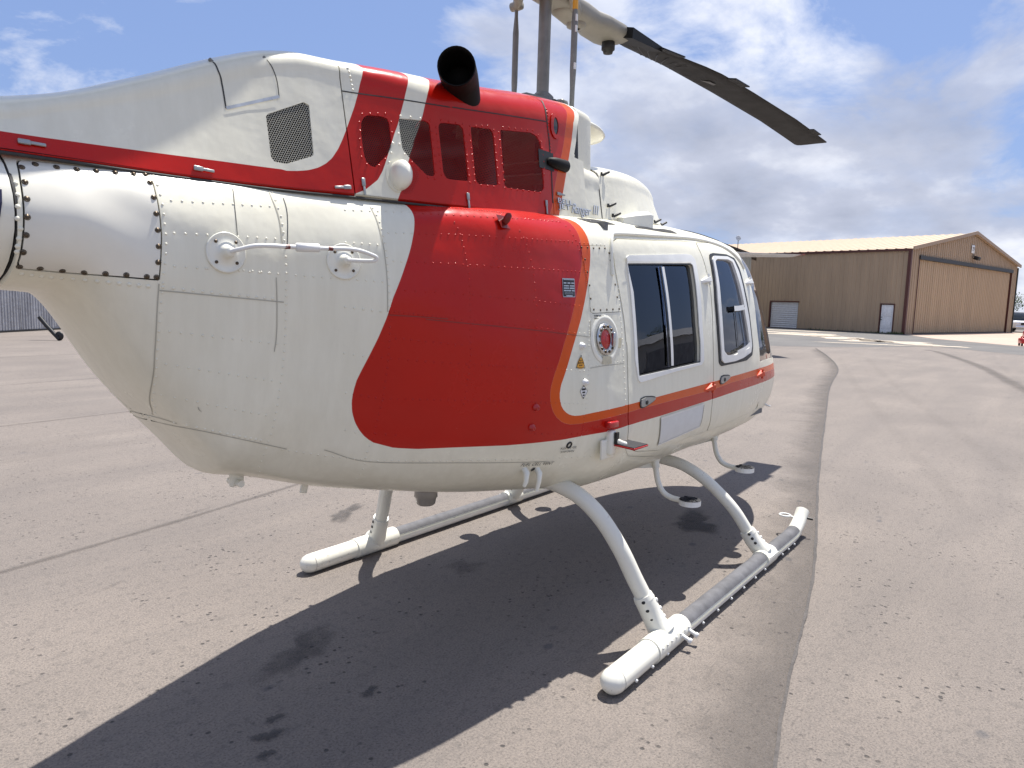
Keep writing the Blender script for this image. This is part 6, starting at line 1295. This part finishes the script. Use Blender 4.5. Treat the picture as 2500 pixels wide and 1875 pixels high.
        m.tube([(x-.12,sg*.35,.598),(x-.06,sg*.42,.622),(x-.012,sg*.475,.660),(x+.02,sg*.515,.712)], .006, 6); m.build('mount', GEARP, sp_)
        V = []
        for i in range(20): t = 2*math.pi*i/20; V.append((x+.060*math.cos(t), sg*(.690+.056*math.sin(t)), .454+dz))
        m = MB(); m.add([(v[0],v[1],v[2]-.014) for v in V]+[(v[0],v[1],v[2]+.013) for v in V], [(i,(i+1)%20,20+(i+1)%20,20+i) for i in range(20)]+[tuple(range(20))[::-1]], False); FT = m.build('pad', WHITEP, sp_)
        m = MB(); m.add([(v[0],v[1],v[2]+.0145) for v in V], [tuple(range(20))])
        r7 = random.Random(3)
        for k in range(60): a = r7.uniform(0,6.28); q_ = r7.uniform(0,.052); m.box((x+q_*math.cos(a), sg*(.690+q_*math.sin(a)), .4695+dz), (.007,.007,.006))
        m.build('grip', WALK, FT)
# fairing notches where the aft crosstube leaves the belly
for sg in (-1,1):
    pass
    MB().box((1.21,sg*.26,.578), (.11,.07,.085), None, .015).build('crosstube_strap', GREYM, HELI)

# ---- cabin
MB().box((1.05,0,.775), (2.3,1.14,.03)).build('cabin_floor', INNER, HELI)
MB().box((.02,0,1.30), (.03,1.06,1.06)).build('cabin_bulkhead', INNER, HELI)
rs = empty('rear_bench', (0,0,0), 0, HELI); MB().box((.33,0,.99), (.46,1.02,.14), None, .04).build('seat', SEATM, rs)
for yy in (-.34,0,.34): MB().box((.13,yy,1.28), (.11,.32,.50), Matrix.Rotation(-.12,3,'Y'), .04).build('backrest', SEATM, rs)
for yy in (-.30,.30):
    fs = empty('crew_seat', (0,0,0), 0, HELI); MB().box((1.28,yy,1.00), (.44,.44,.12), None, .04).build('seat', SEATM, fs)
    MB().box((1.06,yy,1.30), (.10,.42,.56), Matrix.Rotation(-.10,3,'Y'), .045).build('backrest', SEATM, fs); MB().box((1.02,yy,1.66), (.07,.22,.16), Matrix.Rotation(-.08,3,'Y'), .03).build('headrest', SEATM, fs); MB().box((1.27,yy,.87), (.34,.36,.16)).build('seat_base', INNER, fs)
MB().box((.98,0,1.45), (.07,.14,.90), None, .02).build('centre_post', INNER, HELI)
ip = empty('instrument_panel', (0,0,0), 0, HELI); MB().box((2.14,-.06,1.22), (.16,.62,.34), Matrix.Rotation(.35,3,'Y'), .03).build('panel', SHIELD, ip); MB().box((2.22,-.06,1.40), (.30,.66,.03), Matrix.Rotation(.12,3,'Y'), .01).build('glare_shield', SHIELD, ip); MB().box((2.02,0,.98), (.40,.22,.40), Matrix.Rotation(.3,3,'Y'), .03).build('pedestal', SHIELD, ip)
for yy in (-.30,.30): MB().tube(spline([(1.60,yy,.79),(1.66,yy,1.0),(1.58,yy,1.15),(1.57,yy,1.26)],5), [.012]*16, 8).build('cyclic_stick', SHIELD, HELI)
MB().box((2.35,0,.80), (.55,.85,.02)).build('nose_floor', INNER, HELI)

# ---- tail boom and tail surfaces behind the frame edge
V = []; F = []
for i, x in enumerate(np.linspace(-2.13,-6.0,30)):
    t = i/29; ry, rz, zc = .238-.125*t, .176-.075*t, 1.642+.16*t
    for k in range(28): a = 2*math.pi*k/28; V.append((x, ry*math.cos(a), zc+rz*math.sin(a)))
F = [(i*28+k,(i+1)*28+k,(i+1)*28+(k+1)%28,i*28+(k+1)%28) for i in range(29) for k in range(28)]+[tuple(29*28+k for k in range(28))]
TB = obj('tail_boom', V, F, CREAM, HELI, True)
NAVY = plain('registration_navy', (.012,.014,.05), .35)
ribbon('registration_letter', [(-2.2,1.70),(-2.208,1.64),(-2.225,1.58)], .028, .003, NAVY, FUS, sides=(-1,)) if False else None
m = MB(); V = [(-2.128,0,0)]
m = MB(); V = []
for k in range(40): a = 2*math.pi*k/40; V += [(-2.1275,.2375*math.cos(a),1.642+.1755*math.sin(a)),(-2.1215,.2375*math.cos(a),1.642+.1755*math.sin(a))]
m.add(V, [(2*k,2*k+1,(2*k+3)%80,(2*k+2)%80) for k in range(40)], True); m.build('boom_joint', SEAM, TB)
def letter(pts, w):
    q = []
    for x, z in pts:
        t = (-2.13-x)/3.87; ry, rz, zc = .238-.125*t, .176-.075*t, 1.642+.16*t; s_ = max(-1,min(1,(z-zc)/rz)); q.append(Vector((x, -ry*math.sqrt(1-s_*s_)-.002, z)))
    V = []
    for p in q: V += [p+Vector((-w/2,0,0)), p+Vector((w/2,0,0))]
    obj('registration_letter', V, [(2*i,2*i+1,2*i+3,2*i+2) for i in range(len(q)-1)], NAVY, TB)
letter([(-2.165,1.69),(-2.168,1.66),(-2.173,1.63),(-2.18,1.60),(-2.19,1.565)], .03)
for k in range(4): letter([(-2.34-.17*k,1.70),(-2.345-.17*k,1.64),(-2.36-.17*k,1.58)], .035)
def fin(name, pts, th, mat, par, axis='y'):
    V = []
    for sg in (-1,1):
        for p in pts: V.append((p[0], sg*th, p[1]) if axis == 'y' else (p[0], p[1], p[2]+sg*th))
    n = len(pts); return obj(name, V, [tuple(range(n))[::-1], tuple(range(n,2*n))]+[(k,(k+1)%n,n+(k+1)%n,n+k) for k in range(n)], mat, par)
fin('upper_fin', [(-5.35,1.85),(-6.05,2.62),(-6.42,2.62),(-6.10,1.85)], .025, CREAM, TB); fin('lower_fin', [(-5.55,1.75),(-6.10,1.75),(-6.40,1.22),(-6.15,1.10)], .025, CREAM, TB)
fin('stabilizer', [(-4.25,-.98,1.77),(-3.92,-.98,1.77),(-3.88,.98,1.77),(-4.25,.98,1.77)], .022, CREAM, TB, 'z')
TR = empty('tail_rotor', (0,0,0), 0, HELI)
MB().tube([(-5.72,.10,1.80),(-5.72,.36,1.80)], .04, 12).build('gearbox', GREYM, TR)
for s_ in (-1,1): MB().box((-5.72+s_*.42*math.cos(.9),.33,1.80+s_*.42*math.sin(.9)), (.80,.014,.13), Matrix.Rotation(-.9,3,'Y'), .004).build('tail_rotor_blade', BLADE, TR)

# ---- the parked airplane beyond, seen past the nose and through the cabin glass
AP = empty('parked_airplane', (16.2,10.5,0), math.atan2(.5976,.7933)); AP.scale = (1.42,1.42,1.42); tag(AP, 'white high-wing airplane parked beyond the helicopter, wing tip past its nose', 'airplane')
APW, APB = plain('airplane_white', (.74,.75,.76), .3, 0, .04, 4, 0, .3), plain('airplane_blue', (.04,.08,.22), .3)
V = []; F = []; segs = [(-3.9,.06,1.55,1.68),(-2.6,.22,1.22,1.78),(-1.0,.48,.92,1.95),(-.2,.54,.80,2.18),(.8,.54,.78,2.20),(1.3,.52,.80,1.72),(2.2,.46,.86,1.58),(2.75,.30,.98,1.45),(2.9,.12,1.10,1.33)]
for (x, w_, z0, z1) in segs:
    for k in range(20): a = 2*math.pi*k/20; ca_, sa_ = math.cos(a), math.sin(a); V.append((x, w_*math.copysign(abs(ca_)**.75,ca_), (z0+z1)/2+(z1-z0)/2*math.copysign(abs(sa_)**.75,sa_)))
F = [(i*20+k,(i+1)*20+k,(i+1)*20+(k+1)%20,i*20+(k+1)%20) for i in range(8) for k in range(20)]; obj('body', V, F, APW, AP, True)
for sg in (-1,1):
    V = []
    for t, ch in ((.0,1.6),(.55,1.5),(1.0,.85)):
        y = sg*(.35+5.05*t); z = 2.16+.085*t; x0 = .95-.12*max(0,(t-.55)/.45)
        for c, h in ((0,0),(.05,.055),(.3,.10),(.7,.06),(1,.005),(.7,-.02),(.3,-.045),(.05,-.035)): V.append((x0-c*ch, y, z+h*(.8 if t < .9 else .35)))
    obj('wing', V, [(i*8+k,i*8+(k+1)%8,(i+1)*8+(k+1)%8,(i+1)*8+k) for i in range(2) for k in range(8)]+[tuple(range(16,24))], APW, AP, True)
    MB().box((.35,sg*5.42,2.245), (.75,.04,.02), None, .006).build('wing_tip', plain('tip_red', (.30,.05,.03), .4), AP)
    MB().tube([(.45,sg*.52,.95),(.40,sg*2.4,2.17)], .035, 10, True, .5).build('strut', APW, AP)
    MB().tube([(.0,sg*.45,.95),(-.05,sg*1.15,.24)], .035, 8).build('gear_leg', APW, AP); MB().lathe([(0,-.07),(.12,-.07),(.19,-.05),(.2,0),(.19,.05),(.12,.07),(0,.07)], (-.05,sg*1.18,.2), (0,1,0), 18).build('wheel', TYRE, AP)
    V = [(.55,sg*.545,1.55),(-.55,sg*.50,1.58),(-.5,sg*.50,1.92),(.45,sg*.53,2.0)]; obj('side_window', V, [(0,1,2,3) if sg > 0 else (3,2,1,0)], CARG, AP)
    fin('tailplane', [(-3.85,sg*.05,1.62),(-3.15,sg*.1,1.62),(-3.35,sg*1.7,1.62),(-3.85,sg*1.7,1.62)], .03, APW, AP, 'z')
    ribbon_ = MB(); ribbon_.add([(2.3,sg*.465,1.22),(-2.5,sg*.255,1.50),(-2.5,sg*.255,1.58),(2.3,sg*.465,1.32)], [(0,1,2,3) if sg > 0 else (3,2,1,0)]); ribbon_.build('stripe', APB, AP)
fin('fin', [(-3.0,1.75),(-3.55,2.75),(-4.0,2.75),(-4.0,1.6)], .035, APW, AP)
MB().box((2.97,0,1.22), (.03,.12,1.9), None, .01).build('propeller', BLADE, AP); MB().lathe([(.14,0),(.12,.12),(.05,.22),(0,.24)], (2.93,0,1.22), (1,0,0), 16).build('spinner', APW, AP)
MB().tube([(2.1,0,.95),(2.15,0,.25)], .03, 8).lathe([(0,-.06),(.1,-.06),(.17,0),(.1,.06),(0,.06)], (2.15,0,.17), (0,1,0), 16).build('nose_gear', TYRE, AP)
V = [(1.32,-.45,1.72),(1.32,.45,1.72),(.82,.46,2.15),(.82,-.46,2.15)]; obj('windscreen', V, [(0,1,2,3)], CARG, AP)
